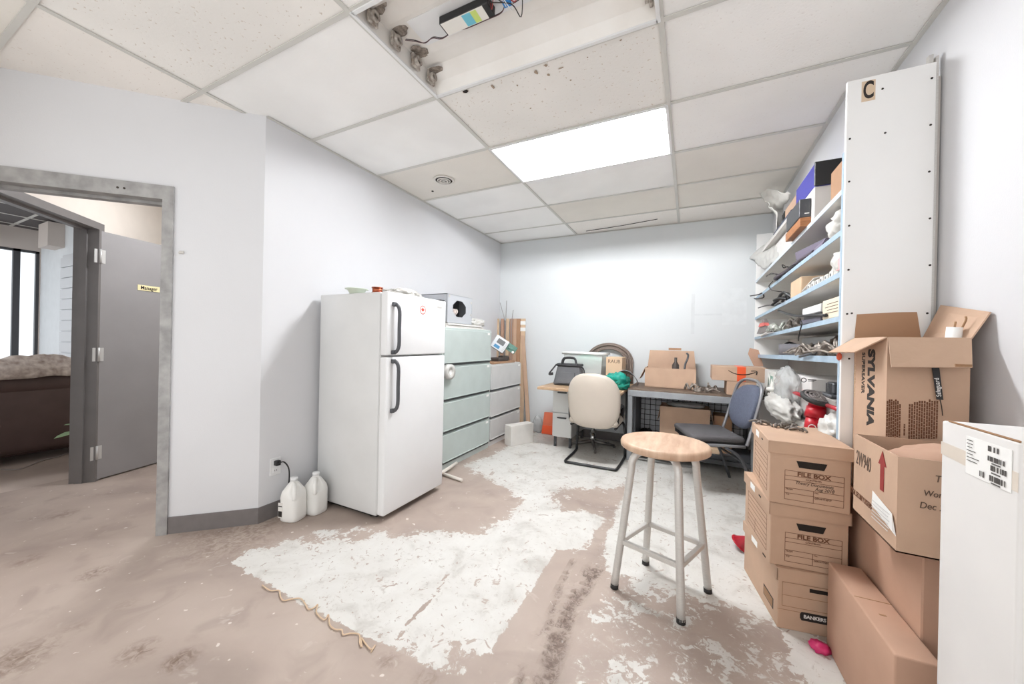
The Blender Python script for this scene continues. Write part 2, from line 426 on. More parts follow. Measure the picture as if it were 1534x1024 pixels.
_rs = np.random.RandomState(4); _r = _rs.rand(*GX.shape); _r = (_r + np.roll(_r, 1, 0) + np.roll(_r, 1, 1) + np.roll(_r, 2, 0) + np.roll(_r, -1, 1)) / 5
trench = trench * np.clip(_r * 3.0 - 0.6, 0.35, 1.15)
dirt_shade = 0.55 * sm(sdf(P_DARK, GX, GY), 0.09)  # darker floor patch in front of the left baseboard
dirt_shade = np.maximum(dirt_shade, 0.35 * sm(sdf(P_BENCH_SHADE, GX, GY), 0.25))  # shade under the bench, painted into the floor colour
for (u, v), rad, k in [((20, 990), .11, .8), ((270, 988), .055, 1.0), ((207, 975), .06, .85), ((142, 858), .06, .8), ((40, 838), .06, .6), ((785, 722), .06, .3),
                       ((95, 770), .08, .5), ((640, 1015), .05, .5), ((580, 990), .04, .6), ((840, 955), .05, .4), ((110, 940), .05, .35), ((190, 905), .04, .3)]:
    p = px(u, v, Z=0); q = np.hypot((GX - p.x), (GY - p.y)) / rad
    dirt_shade = np.maximum(dirt_shade, k * np.clip(1.3 - q, 0, 1))
fm = bpy.data.meshes.new('floor')
nx_, ny_ = len(gx), len(gy)
idx = np.arange(nx_ * ny_).reshape(ny_, nx_)
zz = -0.02 * np.clip(trench, 0, 1) ** 2 * (GX > -3)
verts = np.stack([GX.ravel(), GY.ravel(), zz.ravel()], 1)
quads = np.stack([idx[:-1, :-1].ravel(), idx[:-1, 1:].ravel(), idx[1:, 1:].ravel(), idx[1:, :-1].ravel()], 1)
fm.from_pydata(verts.tolist(), [], quads.tolist())
for nm, arr in (('paint', paint), ('trench', trench), ('dirt_shade', dirt_shade)):
    a = fm.attributes.new(nm, 'FLOAT', 'POINT'); a.data.foreach_set('value', np.clip(arr, 0, 1).astype(np.float32).ravel())
floor = bpy.data.objects.new('floor', fm); COL.objects.link(floor); struct(floor)

def floor_mat():
    mt = bpy.data.materials.new('worn_floor'); mt.use_nodes = True
    nt = mt.node_tree; b = nt.nodes['Principled BSDF']; L = nt.links.new
    tc = nt.nodes.new('ShaderNodeTexCoord')
    def nz(scale, det=4, dist=0.0, rough=0.5):
        n = nt.nodes.new('ShaderNodeTexNoise'); n.inputs['Scale'].default_value = scale; n.inputs['Detail'].default_value = det
        n.inputs['Distortion'].default_value = dist; n.inputs['Roughness'].default_value = rough
        L(tc.outputs['Object'], n.inputs['Vector']); return n.outputs['Fac']
    def at(nm):
        a = nt.nodes.new('ShaderNodeAttribute'); a.attribute_name = nm; return a.outputs['Fac']
    def mth(op, a, bb, c=None):
        n = nt.nodes.new('ShaderNodeMath'); n.operation = op
        for i, q in enumerate((a, bb, c)):
            if q is None: continue
            if isinstance(q, (int, float)): n.inputs[i].default_value = q
            else: L(q, n.inputs[i])
        return n.outputs[0]
    def ramp(f, stops):
        r = nt.nodes.new('ShaderNodeValToRGB'); e = r.color_ramp.elements
        for i, (p, c) in enumerate(stops):
            el = e[i] if i < 2 else e.new(p)
            el.position = p; el.color = c
        L(f, r.inputs['Fac']); return r.outputs['Color']
    def mix(f, a, bb):
        n = nt.nodes.new('ShaderNodeMix'); n.data_type = 'RGBA'
        L(f, n.inputs['Factor'])
        for k, q in (('A', a), ('B', bb)):
            if isinstance(q, tuple): n.inputs[k].default_value = q
            else: L(q, n.inputs[k])
        return n.outputs['Result']
    g = lambda x: (x, x, x, 1)
    conc = ramp(nz(1.7, 6, 0.4), [(0.28, rgba((150, 136, 128))), (0.5, rgba((172, 157, 147))), (0.74, rgba((186, 172, 161)))])
    conc = mix(ramp(nz(5, 6, 0.8), [(0.55, g(0)), (0.72, g(0.42))]), conc, rgba((144, 129, 121)))
    conc = mix(ramp(nz(11, 3, 1.2), [(0.66, g(0)), (0.74, g(0.5))]), conc, rgba((198, 187, 179)))
    conc = mix(ramp(nz(24, 2), [(0.71, g(0)), (0.74, g(0.7))]), conc, rgba((226, 220, 214)))
    pc = ramp(nz(5, 7, 0.6, 0.65), [(0.3, rgba((186, 183, 177))), (0.46, rgba((208, 206, 201))), (0.7, rgba((216, 215, 211)))])
    pc = mix(ramp(nz(19, 6, 1.5, 0.7), [(0.58, g(0)), (0.68, g(0.55))]), pc, rgba((170, 163, 155)))
    v = at('paint')
    v = mth('ADD', v, mth('MULTIPLY', mth('SUBTRACT', nz(7, 5, 0.6, 0.6), 0.5), 1.1))
    v = mth('ADD', v, mth('MULTIPLY', mth('SUBTRACT', nz(24, 5, 1.0, 0.65), 0.5), 1.05))
    # chips inside sound paint
    hole = ramp(nz(13, 5, 1.3, 0.62), [(0.355, g(1)), (0.372, g(0))])
    pm = ramp(v, [(0.47, g(0)), (0.50, g(1))])
    hole2 = ramp(nz(34, 3, 1.0), [(0.308, g(1)), (0.322, g(0))])
    pm = mth('MULTIPLY', pm, mth('SUBTRACT', 1.0, mth('MAXIMUM', hole, hole2)))
    rim = ramp(v, [(0.36, g(0)), (0.47, g(0.45)), ])
    col = mix(rim, conc, rgba((184, 174, 166)))
    col = mix(pm, col, pc)
    tr = at('trench')
    trn = mth('MULTIPLY', tr, ramp(nz(38, 5, 1.5, 0.7), [(0.38, g(1)), (0.6, g(0.25))]))
    col = mix(ramp(trn, [(0.3, g(0)), (0.62, g(0.85))]), col, rgba((128, 112, 104)))
    dt = mth('MULTIPLY', at('dirt_shade'), ramp(nz(26, 4, 1.2, 0.65), [(0.4, g(1.0)), (0.6, g(0.12))]))  # floor stains together with the painted bench shade
    col = mix(dt, col, rgba((112, 92, 80)))
    L(col, b.inputs['Base Color'])
    L(ramp(pm, [(0.0, g(0.55)), (1.0, g(0.62))]), b.inputs['Roughness']); b.inputs['Specular IOR Level'].default_value = 0.35
    hgt = mth('ADD', mth('MULTIPLY', pm, 0.25), mth('MULTIPLY', mth('MULTIPLY', tr, nz(45, 6, 1.0, 0.75)), 3.0))
    hgt = mth('ADD', hgt, mth('MULTIPLY', nz(60, 4), 0.12))
    bp = nt.nodes.new('ShaderNodeBump'); bp.inputs['Strength'].default_value = 0.55; bp.inputs['Distance'].default_value = 0.006
    L(hgt, bp.inputs['Height']); L(bp.outputs['Normal'], b.inputs['Normal'])
    return mt
fm.materials.append(floor_mat())
FL2 = mat('lobby_concrete', (196, 182, 172), 0.5, c2=(168, 154, 146), vscale=2.2)
b = MB(); b.box(-9.2, -4.6, -3.5, 5.5, -0.06, 0.0); struct(b.build('floor_lobby', FL2))
b = MB(); b.box(-4.6, 1.1, -0.66, 4.95, -0.14, -0.045); struct(b.build('floor_slab', FL2))

# ---- walls
b = MB(); b.box(XL - 0.12, XL, YC, YB + 0.12, 0, H + 0.12); struct(b.build('wall_left', WALL))
b = MB(); b.box(XL - 0.12, XR + 0.12, YB, YB + 0.12, 0, H + 0.12); wbk = struct(b.build('wall_back', WALLB))
for (u0, v0, u1, v1, q) in ((1036, 440, 1040, 500, 0), (1083, 432, 1118, 486, 1), (1040, 470, 1082, 472, 0)):
    p0, p1 = px(u0, v0, Y=YB), px(u1, v1, Y=YB); b = MB(); b.box(p0.x, p1.x, YB - .0008, YB + .001, p1.z, p0.z); b.build('paint_patch', mat('patch_%d' % q, ((210, 214, 216), (217, 221, 223))[q], .7, var=.04, vscale=12), wbk)
b = MB(); b.box(XR, XR + 0.12, -0.6, YB + 0.12, 0, H + 0.12); struct(b.build('wall_right', WALL))
b = MB(); b.box(XS, XR + 0.01, 2.54, YB + 0.005, 2.30, H + 0.01); struct(b.build('wall_soffit', WALL))
# angled wall with its door opening
SJ0, SJ1, SO0, SO1, DH, FT = 0.468, 1.48, 0.522, 1.43, 2.022, 2.105
b = MB()
def wpan(s0, s1, z0, z1, th=0.12):
    b.hexa([dw(s0, 0, z0), dw(s1, 0, z0), dw(s1, -th, z0), dw(s0, -th, z0)], [dw(s0, 0, z1), dw(s1, 0, z1), dw(s1, -th, z1), dw(s0, -th, z1)])
wpan(0, SJ0 + 0.03, 0, H + 0.1); wpan(SJ1 - 0.03, 2.9, 0, H + 0.1); wpan(SJ0 + 0.03, SJ1 - 0.03, FT - 0.03, H + 0.1)
struct(b.build('wall_front_left', WALL))
b = MB()
def w2pan(t0, t1, z0, z1, th=0.13):
    b.hexa([w2(t0, 0, z0), w2(t1, 0, z0), w2(t1, th, z0), w2(t0, th, z0)], [w2(t0, 0, z1), w2(t1, 0, z1), w2(t1, th, z1), w2(t0, th, z1)])
w2pan(0.02, 2.2, 0, H + 0.1); w2pan(-1.6, 0.02, 2.10, H + 0.1); w2pan(-1.7, -0.98, 0, H + 0.1)
struct(b.build('wall_corridor', CREAM))
b = MB(); b.box(-6.3, -2.55, 2.75, 2.87, 0, H + 0.1); struct(b.build('wall_corridor_end', CREAM))

# ---- metal door frames
def door_frame(name, P, s0, s1, o0, o1, dh, ft, th, sgn, material):
    """s0..s1 outer, o0..o1 opening; P(s, out, z)"""
    root = None
    b = MB()
    def bar(a0, a1, z0, z1, f0, f1):
        b.hexa([P(a0, f0, z0), P(a1, f0, z0), P(a1, f1, z0), P(a0, f1, z0)], [P(a0, f0, z1), P(a1, f0, z1), P(a1, f1, z1), P(a0, f1, z1)])
    for a0, a1 in ((s0, o0), (o1, s1)):
        bar(a0, a1, 0, ft, 0.014 * sgn, -(th + 0.014) * sgn)
    bar(min(o0, o1), max(o0, o1), dh, ft, 0.014 * sgn, -(th + 0.014) * sgn)
    # rebate stop
    st = 0.016 if o1 > o0 else -0.016
    bar(o0, o0 + st, 0, dh, -0.055 * sgn, -0.105 * sgn); bar(o1 - st, o1, 0, dh, -0.055 * sgn, -0.105 * sgn)
    bar(min(o0, o1), max(o0, o1), dh - 0.016, dh, -0.055 * sgn, -0.105 * sgn)
    return b.build(name, material, root)
d1 = struct(door_frame('door_1', dw, SJ0, SJ1, SO0, SO1, DH, FT, 0.12, 1, GALV))
b = MB()
for s in (0.70, 0.73): b.cyl(dw(s - .0, 0.0145, 2.06), dw(s, 0.0165, 2.06), 0.006, n=8)
b.build('screw_hole', SOOT, d1)
w2o = lambda t, out, z: w2(t, -out, z)
d2 = struct(door_frame('door_2', w2o, 0.055, -1.02, 0.0, -0.965, 2.05, 2.105, 0.13, 1, FRAME2))
# ---- baseboards
b = MB()
b.hexa([dw(-.003, 0, 0), dw(SJ0, 0, 0), dw(SJ0, 0.007, 0), dw(-.003, 0.007, 0)], [dw(-.003, 0, .102), dw(SJ0, 0, .102), dw(SJ0, 0.007, .102), dw(-.003, 0.007, .102)])
b.box(XL, XL + 0.007, YC - .003, YB, 0, 0.102)
struct(b.build('baseboard_left', BASEB))
b = MB(); b.box(XL, XR, YB - 0.007, YB, 0, 0.102); struct(b.build('baseboard_back', BASEB))

# ---- suspended ceiling
kind = {}
def tk(c, r):
    t = {(0, -1): 4, (0, 0): 0, (0, 1): 0, (0, 2): 3, (0, 3): 0, (0, 4): 0, (0, 5): 0,
         (-1, -1): 2, (-1, -2): 3, (-1, 0): 2, (-2, -1): 3,
         (1, -1): 1, (1, 1): 4, (1, 3): 0, (1, 4): 3, (1, 5): 2,
         (2, -1): 1, (2, 0): 1, (2, 1): 1, (2, 2): 1, (2, 3): 3, (2, 4): 3, (2, 5): 2}
    return t.get((c, r), 1)
FIX = {(1, 0), (1, 2)}
b = MB()
for c in range(-3, 3):
    for r in range(-3, 6):
        if (c, r) in FIX: continue
        x0, x1 = XA + (c - 1) * TX, XA + c * TX; y0, y1 = Y0 + r * TY, Y0 + (r + 1) * TY
        x1 = min(x1, XR + .02); y1 = min(y1, YB + .02)
        if x1 - x0 < 0.02 or y0 > YB: continue
        b.mi = tk(c, r); dz = random.uniform(0, 0.003)
        b.box(x0 + .003, x1 - .003, y0 + .003, y1 - .003, H + 0.005 + dz, H + 0.02 + dz)
ceiling = struct(b.build('ceiling', [T_NEW, T_SPK, T_OLD, T_OLDG, T_PIT]))
b = MB(); hw = 0.012
for c in range(-3, 3):
    x = XA + c * TX
    if x < XR: b.box(x - hw, x + hw, -0.6, YB, H - 0.001, H + 0.0045)
for r in range(-2, 6):
    y = Y0 + r * TY; b.box(-4.9, XR, y - hw, y + hw, H - 0.0002, H + 0.0042)
b.box(XL, XR, YB - 0.022, YB, H - 0.0014, H + 0.002); b.box(XR - 0.022, XR, -0.6, 2.54, H - 0.0014, H + 0.002); b.box(XS - 0.022, XS, 2.52, YB, H - 0.0014, H + 0.002)
b.box(XL, XL + 0.022, YC, YB, H - 0.0014, H + 0.002)
struct(b.build('trim_1', TBAR))
b = MB()
for c in range(-3, 3):
    x0, x1 = XA + (c - 1) * TX, XA + c * TX
b.box(-4.9, XR + .12, -0.62, YB + .12, H + 0.16, H + 0.2); struct(b.build('ceiling_deck', TBAR))
# chips knocked out of the pitted tile
b = MB()
for u, v, a, bb in ((698, 137, .022, .012), (738, 130, .010, .020), (803, 108, .010, .018), (822, 112, .009, .010), (775, 128, .006, .010), (840, 102, .016, .006), (818, 98, .01, .008),
                    (795, 162, .006, .005), (832, 88, .006, .004), (930, 60, .006, .004), (880, 86, .005, .004), (855, 120, .006, .005)):
    p = px(u, v, Z=H + 0.003); n = 9
    b.plate([(p.x + a * math.cos(k * 2 * math.pi / n) * random.uniform(.6, 1.1), p.y + bb * math.sin(k * 2 * math.pi / n) * random.uniform(.6, 1.1), H + 0.0035) for k in range(n)], -0.0012)
o = b.build('tile_chips', mat('tile_core', (160, 142, 124), 0.95), ceiling)
b = MB(); p = px(697, 137, Z=H); b.cyl((p.x, p.y, H + .0015), (p.x, p.y, H + .003), 0.016, n=7); b.build('tile_hole', HOLE, ceiling)
b = MB(); b.tube([px(878, 346, Z=H + .001), px(930, 338, Z=H - .003), px(985, 328, Z=H + .001)], .0035, 6, 3); b.build('tile_gap', HOLE, ceiling)
b = MB(); p = px(648, 287, Z=H); b.cyl((p.x, p.y, H + .0015), (p.x, p.y, H + .006), 0.011, n=10); b.build('tile_hole', HOLE, ceiling)

# ---- lobby beyond the second doorway
WX = -8.2
b = MB(); LZ = 2.62
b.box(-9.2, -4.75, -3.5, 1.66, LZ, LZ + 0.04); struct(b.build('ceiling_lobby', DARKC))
b = MB()
for x in (-8.0, -7.4, -6.8, -6.2, -5.6, -5.0): b.box(x - .015, x + .015, -3.5, 1.66, LZ - .004, LZ)
for y in (-2.2, -1.0, .2, 1.38): b.box(-9.2, -4.75, y - .015, y + .015, LZ - .004, LZ)
struct(b.build('trim_2', TBAR))
sill, head = 0.55, px(20, 371, X=WX).z
ya = px(25, 450, X=WX).y; yb = px(59, 450, X=WX).y
b = MB(); b.box(WX - .12, WX, -3.5, 1.78, 0, sill); b.box(WX - .12, WX, -3.5, 1.78, head, LZ + .05); b.box(WX - .12, WX, yb, 1.78, sill, head); b.box(WX - .12, WX, -3.5, -2.6, sill, head)
struct(b.build('wall_lobby_window', mat('lobby_paint', (204, 196, 190), 0.7)))
b = MB(); b.box(-8.2, -5.9, px(60, 450, X=WX).y, px(60, 450, X=WX).y + .12, 0, LZ + .05); struct(b.build('wall_lobby_side', mat('lobby_white', (226, 232, 236), 0.6, var=.03)))
YSD = px(60, 450, X=WX).y
wnd = None
for i, (y0, y1) in enumerate(((-2.6, ya), (ya, yb))):
    b = MB(); k = .03
    b.box(WX - .09, WX - .03, y0, y0 + k, sill, head); b.box(WX - .09, WX - .03, y1 - k, y1, sill, head); b.box(WX - .09, WX - .03, y0, y1, sill, sill + k); b.box(WX - .09, WX - .03, y0, y1, head - k, head)
    o = struct(b.build('window_%d' % (i + 1), DKGREY))
    b = MB(); b.box(WX - .065, WX - .06, y0 + k, y1 - k, sill + k, head - k); b.build('pane', GLASS, o)
# bulkhead box and slatwall on the lobby side wall
b = MB(); b.box(-7.62, -7.25, YSD - 0.14, YSD - .001, 2.30, 2.6); struct(b.build('trim_3', mat('lobby_bulkhead', (206, 198, 192), 0.7)))
b = MB()
for k in range(13): b.box(-7.3, -6.0, YSD - .022, YSD - .001, 0.42 + k * .135, 0.42 + k * .135 + .122)
b.box(-7.3, -6.0, YSD - .006, YSD - .0005, .4, 2.2)
struct(b.build('trim_4', SLAT))

# ================================================================ DOOR, LOBBY
LD = Vector((-0.27, 0.963, 0)).normalized(); LN = Vector((LD.y, -LD.x, 0))     # leaf direction and the face towards the room
leaf = thing('metal_door', 'grey metal door standing open, with a small Manager sign', 'door', HG + LD * .4)
hinge0 = HG + LD * 0.02 + LN * 0.0
def lf(a, out=0.0, z=0.0): return hinge0 + LD * a + LN * out + Vector((0, 0, z))
b = MB(); b.hexa([lf(0, 0, .012), lf(.9, 0, .012), lf(.9, -.045, .012), lf(0, -.045, .012)], [lf(0, 0, 2.045), lf(.9, 0, 2.045), lf(.9, -.045, 2.045), lf(0, -.045, 2.045)])
b.build('door_leaf', GALVD, leaf)
def on_leaf(u, v):
    d = px(u, v, Z=0 if v > 520 else 3) - Vector((0, 0, EYE)); o = Vector((0, 0, EYE))
    t = (hinge0 - o).dot(LN) / d.dot(LN); return o + d * t
p0, p1 = on_leaf(206, 431), on_leaf(239, 433)
a0, a1 = (p0 - hinge0).dot(LD), (p1 - hinge0).dot(LD); zc = (p0.z + p1.z) / 2
b = MB(); b.hexa([lf(a0, .0005, zc - .024), lf(a1, .0005, zc - .024), lf(a1, .004, zc - .024), lf(a0, .004, zc - .024)], [lf(a0, .0005, zc + .024), lf(a1, .0005, zc + .024), lf(a1, .004, zc + .024), lf(a0, .004, zc + .024)])
sg = b.build('name_sign', YELL, leaf); sg['label'] = 'cream sign reading Manager'
text('Manager', 0.045, basis(lf((a0 + a1) / 2, .0045, zc), LD, (0, 0, 1)), INK, sg, sx=(a1 - a0) * .82 / 0.165, bold=.0006)
for v in (382, 531, 679):
    z = on_leaf(140, v).z; b = MB()
    for q0, q1, o_ in ((-.035, -.002, .004), (.002, .035, .003)):
        b.hexa([lf(q0, -.002, z - .055), lf(q1, -.002, z - .055), lf(q1, o_, z - .055), lf(q0, o_, z - .055)], [lf(q0, -.002, z + .055), lf(q1, -.002, z + .055), lf(q1, o_, z + .055), lf(q0, o_, z + .055)])
    b.cyl(lf(0, .008, z - .056), lf(0, .008, z + .056), .008, n=10)
    h = b.build('hinge', mat('hinge_nickel', (206, 206, 204), .35, .3), leaf)

SX = -5.5
sofa = thing('sofa', 'dark brown leather sofa seen through the doorway', 'sofa', (-5.95, .7, 0))
b = MB(); b.box(-6.4, -5.52, -.5, 1.58, .06, .42, .04, 2); b.build('base', SOFA, sofa)
b = MB()
b.box(-5.62, -5.42, -.5, 1.58, .10, .74, .06, 3); b.tube([(-5.52, -.55, .74), (-5.52, 1.6, .74)], .125, 14)
b.build('backrest', SOFA, sofa)
for y in (-.5, 1.42): 
    b = MB(); b.box(-6.4, -5.62, y, y + .16, .08, .6, .06, 3); b.build('armrest', SOFA, sofa)
for k in range(3): 
    b = MB(); b.box(-6.35, -5.68, -.32 + k * .58, .25 + k * .58, .42, .54, .04, 3); b.build('cushion', SOFA, sofa)
t = bmesh.new(); g = []
b = MB()
n_u, n_v = 40, 16; pts = []; fs = []
for i in range(n_u + 1):
    for j in range(n_v + 1):
        y = -.5 + 2.0 * i / n_u; a = j / n_v
        ang = math.pi * (.08 + .9 * a)
        rr = .145 + .02 * noise.noise(Vector((y * 7, a * 3, 0))) + .075 * max(0, noise.noise(Vector((y * 3.2, a * 5 + 4, 1)))) + .03 * abs(math.sin(y * 15 + a * 5))
        pts.append((-5.54 + rr * math.cos(ang) * 1.0, y, .745 + rr * math.sin(ang) * 1.15))
for i in range(n_u):
    for j in range(n_v):
        k = i * (n_v + 1) + j; fs.append([k, k + 1, k + n_v + 2, k + n_v + 1])
b.faces(pts, fs, True); t.free()
o = solo('blanket', b, BLANK, 'crumpled beige and brown blanket thrown over the sofa back', 'blanket')
so = o.modifiers.new('thick', 'SOLIDIFY'); so.thickness = .02; so.offset = 1

p = px(62, 354, X=-8.0); det = thing('motion_detector', 'small white motion detector in the corner above the lobby window', 'detector', (p.x, YSD - .56, p.z - .07))
b = MB(); b.box(p.x - .05, p.x + .05, YSD - .58, YSD - .503, p.z - .07, p.z + .07, .015, 2); b.build('housing', WHITE, det)
b = MB(); b.box(p.x - .03, p.x + .03, YSD - .586, YSD - .578, p.z - .05, p.z - .01, .003); b.build('lens', GREY, det)

pl = thing('potted_plant', 'broad-leaved plant peeking out beside the far door frame', 'plant', (-4.98, 1.36, 0))
b = MB(); b.lathe([(0, 0), (.09, 0), (.12, .2), (.11, .2), (.1, .18), (0, .18)], (-4.98, 1.36, 0)); b.build('pot', mat('terracotta', (150, 104, 84), .8), pl)
for k, (dx, dy, dz, w) in enumerate(((.06, -.16, .34, .055), (.08, -.2, .24, .05), (-.05, -.1, .42, .05), (.1, .06, .4, .05), (-.1, .1, .33, .05), (.02, -.12, .5, .045))):
    b = MB(); base = Vector((-4.98, 1.36, .18)); tip = Vector((-4.98 + dx * 1.5, 1.36 + dy * 1.5, dz + .06)); mid = (base + tip) / 2 + Vector((0, 0, .1))
    b.tube([base, mid * .5 + base * .5 + Vector((0, 0, .03)), mid], .005, 6)
    sd = (tip - mid).cross(Vector((0, 0, 1))).normalized()
    b.plate([mid, mid.lerp(tip, .35) + sd * w, mid.lerp(tip, .7) + sd * w * .7, tip, mid.lerp(tip, .7) - sd * w * .7, mid.lerp(tip, .35) - sd * w], .002)
    b.build('leaf', LEAF, pl)
b = MB(); b.tube([px(2, 703, Z=.006), px(30, 702, Z=.006), px(62, 690, Z=.006), px(85, 684, Z=.006), px(103, 678, Z=.006)], .006, 6, 5)
solo('cable', b, mat('grey_cable', (150, 142, 138), .5), 'thin grey cable lying on the floor in front of the sofa', 'cable')

def add_fill_lamp(label, x, y, z, r_):  # lamps added out of view to brighten the corridor and lobby
    q = thing('fill_lamp', label, 'added lamp', (x, y, z))
    b = MB(); b.cyl((x, y, z - .02), (x, y, z), r_ + .015, n=32); b.build('base', WHITE, q)
    b = MB(); b.cyl((x, y, z - .045), (x, y, z - .02), r_, r_, 32); b.build('diffuser', mat('fill_lamp_glow', (250, 246, 238), .4, emit=(250, 251, 255), estr=36.0), q)
add_fill_lamp('unseen round fill lamp added in the corridor beyond the left door frame', -3.65, 1.75, H - .002, .17)
add_fill_lamp('unseen round fill lamp added in the lobby beyond the second doorway', -6.4, -.9, LZ - .004, .25)
# ================================================================ CEILING FIXTURES
def troffer_pan(root, r, depth, material):
    x0, x1 = XA + .014, XA + TX - .014; y0, y1 = Y0 + r * TY + .014, Y0 + (r + 1) * TY - .014; z0 = H - .0005
    b = MB()
    # sloped side walls and ridged back
    pr = [(0, 0), (.035, depth * .55), (.10, depth), (.18, depth * .93), (.245, depth), (.337, depth), (.40, depth * .93), (.482, depth), (.547, depth * .55), (.582, 0)]
    sc = (y1 - y0) / .582; P = []
    for x in (x0, x1):
        for a, z in pr: P.append((x, y0 + a * sc, z0 + z))
    k = len(pr); fs = [[i, i + 1, k + i + 1, k + i] for i in range(k - 1)]
    b.faces(P, fs)
    for x in (x0, x1):
        q = [(x, y0 + a * sc, z0 + z) for a, z in pr]; b.faces(q, [list(range(k))])
    o = b.build('reflector', material, root)
    so = o.modifiers.new('thick', 'SOLIDIFY'); so.thickness = .002; so.offset = 1
    b = MB(); w = .012
    b.box(x0 - w, x0 + .004, y0 - w, y1 + w, z0 - .006, z0 + .003); b.box(x1 - .004, x1 + w, y0 - w, y1 + w, z0 - .006, z0 + .003)
    b.box(x0, x1, y0 - w, y0 + .004, z0 - .006, z0 + .003); b.box(x0, x1, y1 - .004, y1 + w, z0 - .006, z0 + .003)
    b.build('rim', WHITE, root)
    return x0, x1, y0, y1, z0
lit = thing('troffer_light', 'lit ceiling light with bright fluorescent tubes', 'ceiling light', (XA + TX / 2, Y0 + 2.5 * TY, H))
x0, x1, y0, y1, z0 = troffer_pan(lit, 2, .095, REFL)
for k, yy in enumerate((.17, .31)):
    y = y0 + yy
    b = MB(); b.cyl((x0 + .045, y, z0 + .048), (x1 - .045, y, z0 + .048), .0165, n=14); tb = b.build('tube', TUBE, lit)
    for xx in (x0 + .03, x1 - .03):
        b = MB(); b.box(xx - .012, xx + .012, y - .018, y + .018, z0 + .02, z0 + .085, .004); b.cyl((xx - .012, y, z0 + .048), (xx + .012, y, z0 + .048), .019, n=12); b.build('lamp_holder', WHITE, lit)
dead = thing('troffer_light', 'dark ceiling light with no tubes, sooty sockets and an open ballast', 'ceiling light', (XA + TX / 2, Y0 + .5 * TY, H))
x0, x1, y0, y1, z0 = troffer_pan(dead, 0, .09, REFLD)
for k, yy in enumerate((.085, .23, .375, .50)):
    y = y0 + yy
    for sgn, xx in ((1, x0 + .012), (-1, x1 - .012)):
        b = MB(); b.box(xx, xx + sgn * .016, y - .03, y + .03, z0 + .012, z0 + .08, .004)
        b.lathe([(.012, 0), (.024, 0), (.024, .018), (.012, .018)], (0, 0, 0), 14, Matrix.Translation((xx + sgn * .014, y, z0 + .045)) @ Matrix.Rotation(sgn * math.pi / 2, 4, 'Y'), True)
        hd = b.build('lamp_holder', mat('sooty_holder', (206, 200, 192), .5, c2=(120, 108, 98), vscale=45), dead)
    # soot burned onto the end plate and reflector round each holder
    b = MB()
    for q in range(7):
        a, r_ = random.uniform(0, 6.28), random.uniform(.004, .03)
        b.blob((x0 + .045 + .035 * math.cos(a) * random.random(), y + r_ * math.sin(a), z0 + (.0775, .0868, .0840, .0715)[k]), (.030, .020, .0009), .2, 3, seed=q + k * 9, sub=2)
    b.build('soot_stain', mat('soot_soft', (168, 158, 148), .95, c2=(104, 94, 86), vscale=60), dead)
# ballast tray cover, ballast and wiring
zc = z0 + .078
A = px(665, 42, Z=zc - .02); Bq = px(722, 14, Z=zc - .02)
bx0, bx1, by = A.x, A.x + .40, (A.y + Bq.y) / 2
b = MB(); b.box(bx0 - .16, x1 - .1, by - .075, by + .075, z0 + .083, z0 + .086); b.build('ballast_plate', WHITE, dead)
b = MB(); b.box(bx0, bx0 + .26, by - .035, by + .035, zc - .034, zc + .004, .003); bl = b.build('ballast', BLACK, dead)
b = MB(); b.box(bx0 + .008, bx0 + .23, by - .033, by + .033, zc - .0355, zc - .034); 
b.build('ballast_label', LABG, bl)
b = MB(); b.box(bx0 + .12, bx0 + .165, by - .03, by + .03, zc - .0362, zc - .0354); b.build('ballast_label', LABB, bl)
b = MB(); b.box(bx0 + .165, bx0 + .195, by - .03, by + .03, zc - .0362, zc - .0354); b.build('ballast_label', LABY, bl)
for k in range(5):
    b = MB(); z = zc - .03; P = [Vector((bx0 + .26, by + random.uniform(-.02, .02), zc - .012))]
    for q in range(6): P.append(Vector((bx0 + .28 + .03 * q + random.uniform(-.03, .03), by + random.uniform(-.09, .09), z + random.uniform(-.02, .03))))
    b.tube(P, .0022, 6, 5); b.build('wire', (WIREP, WIRE, PAPER, mat('wire_red', (150, 60, 60), .5), WIRE)[k], dead)
for k, dy in enumerate((0, .008)):
    b = MB(); pts = [px(u, v, Z=z0 + .05) for u, v in ((607, 60), (622, 62), (636, 64 + k * 2), (648, 57), (662, 58), (680, 47 + k), (700, 42), (728, 30), (750, 20), (756, 8))]
    b.tube([p + Vector((0, dy * .5, dy)) for p in pts], .0022, 6, 5); b.build('wire', WIRE if k else mat('wire_maroon', (92, 66, 70), .5), dead)
p = px(760, 2, Z=z0 + .06); b = MB(); b.box(p.x - .02, p.x + .02, p.y - .015, p.y + .015, p.z - .015, p.z + .015, .004); b.build('wire_connector', BLUEC, dead)

p = px(665, 270, Z=H)
vent = thing('ceiling_vent', 'small round white air vent in the stained ceiling tile', 'vent', (p.x, p.y, H))
for k, (r0, r1, z) in enumerate(((.092, .074, -.004), (.060, .050, -.010), (.040, .030, -.014), (.020, .0, -.016))):
    b = MB()
    if r1 > 0: b.lathe([(r1, z - .004 + .016), (r1, z - .004), (r0, z), (r0, z + .003), (r1 + .004, z + .003)], (p.x, p.y, H + .003), 36, closed=False)
    else: b.lathe([(0, z - .003), (r0, z), (0, z + .003)], (p.x, p.y, H + .003), 24)
    b.build('vent_ring', mat('vent_white', (216, 213, 207), .5), vent)
b = MB(); b.cyl((p.x, p.y, H - .0005), (p.x, p.y, H + .0045), .078, n=36); b.build('throat', HOLE, vent)
# strike screw plate on the angled wall
b = MB(); b.hexa([dw(.44, 0, 1.705), dw(.415, 0, 1.705), dw(.415, .012, 1.708), dw(.44, .012, 1.705)], [dw(.44, 0, 1.722), dw(.415, 0, 1.722), dw(.415, .006, 1.722), dw(.44, .006, 1.722)])
solo('wall_clip', b, STEEL, 'small metal clip on the wall right of the door frame', 'clip')

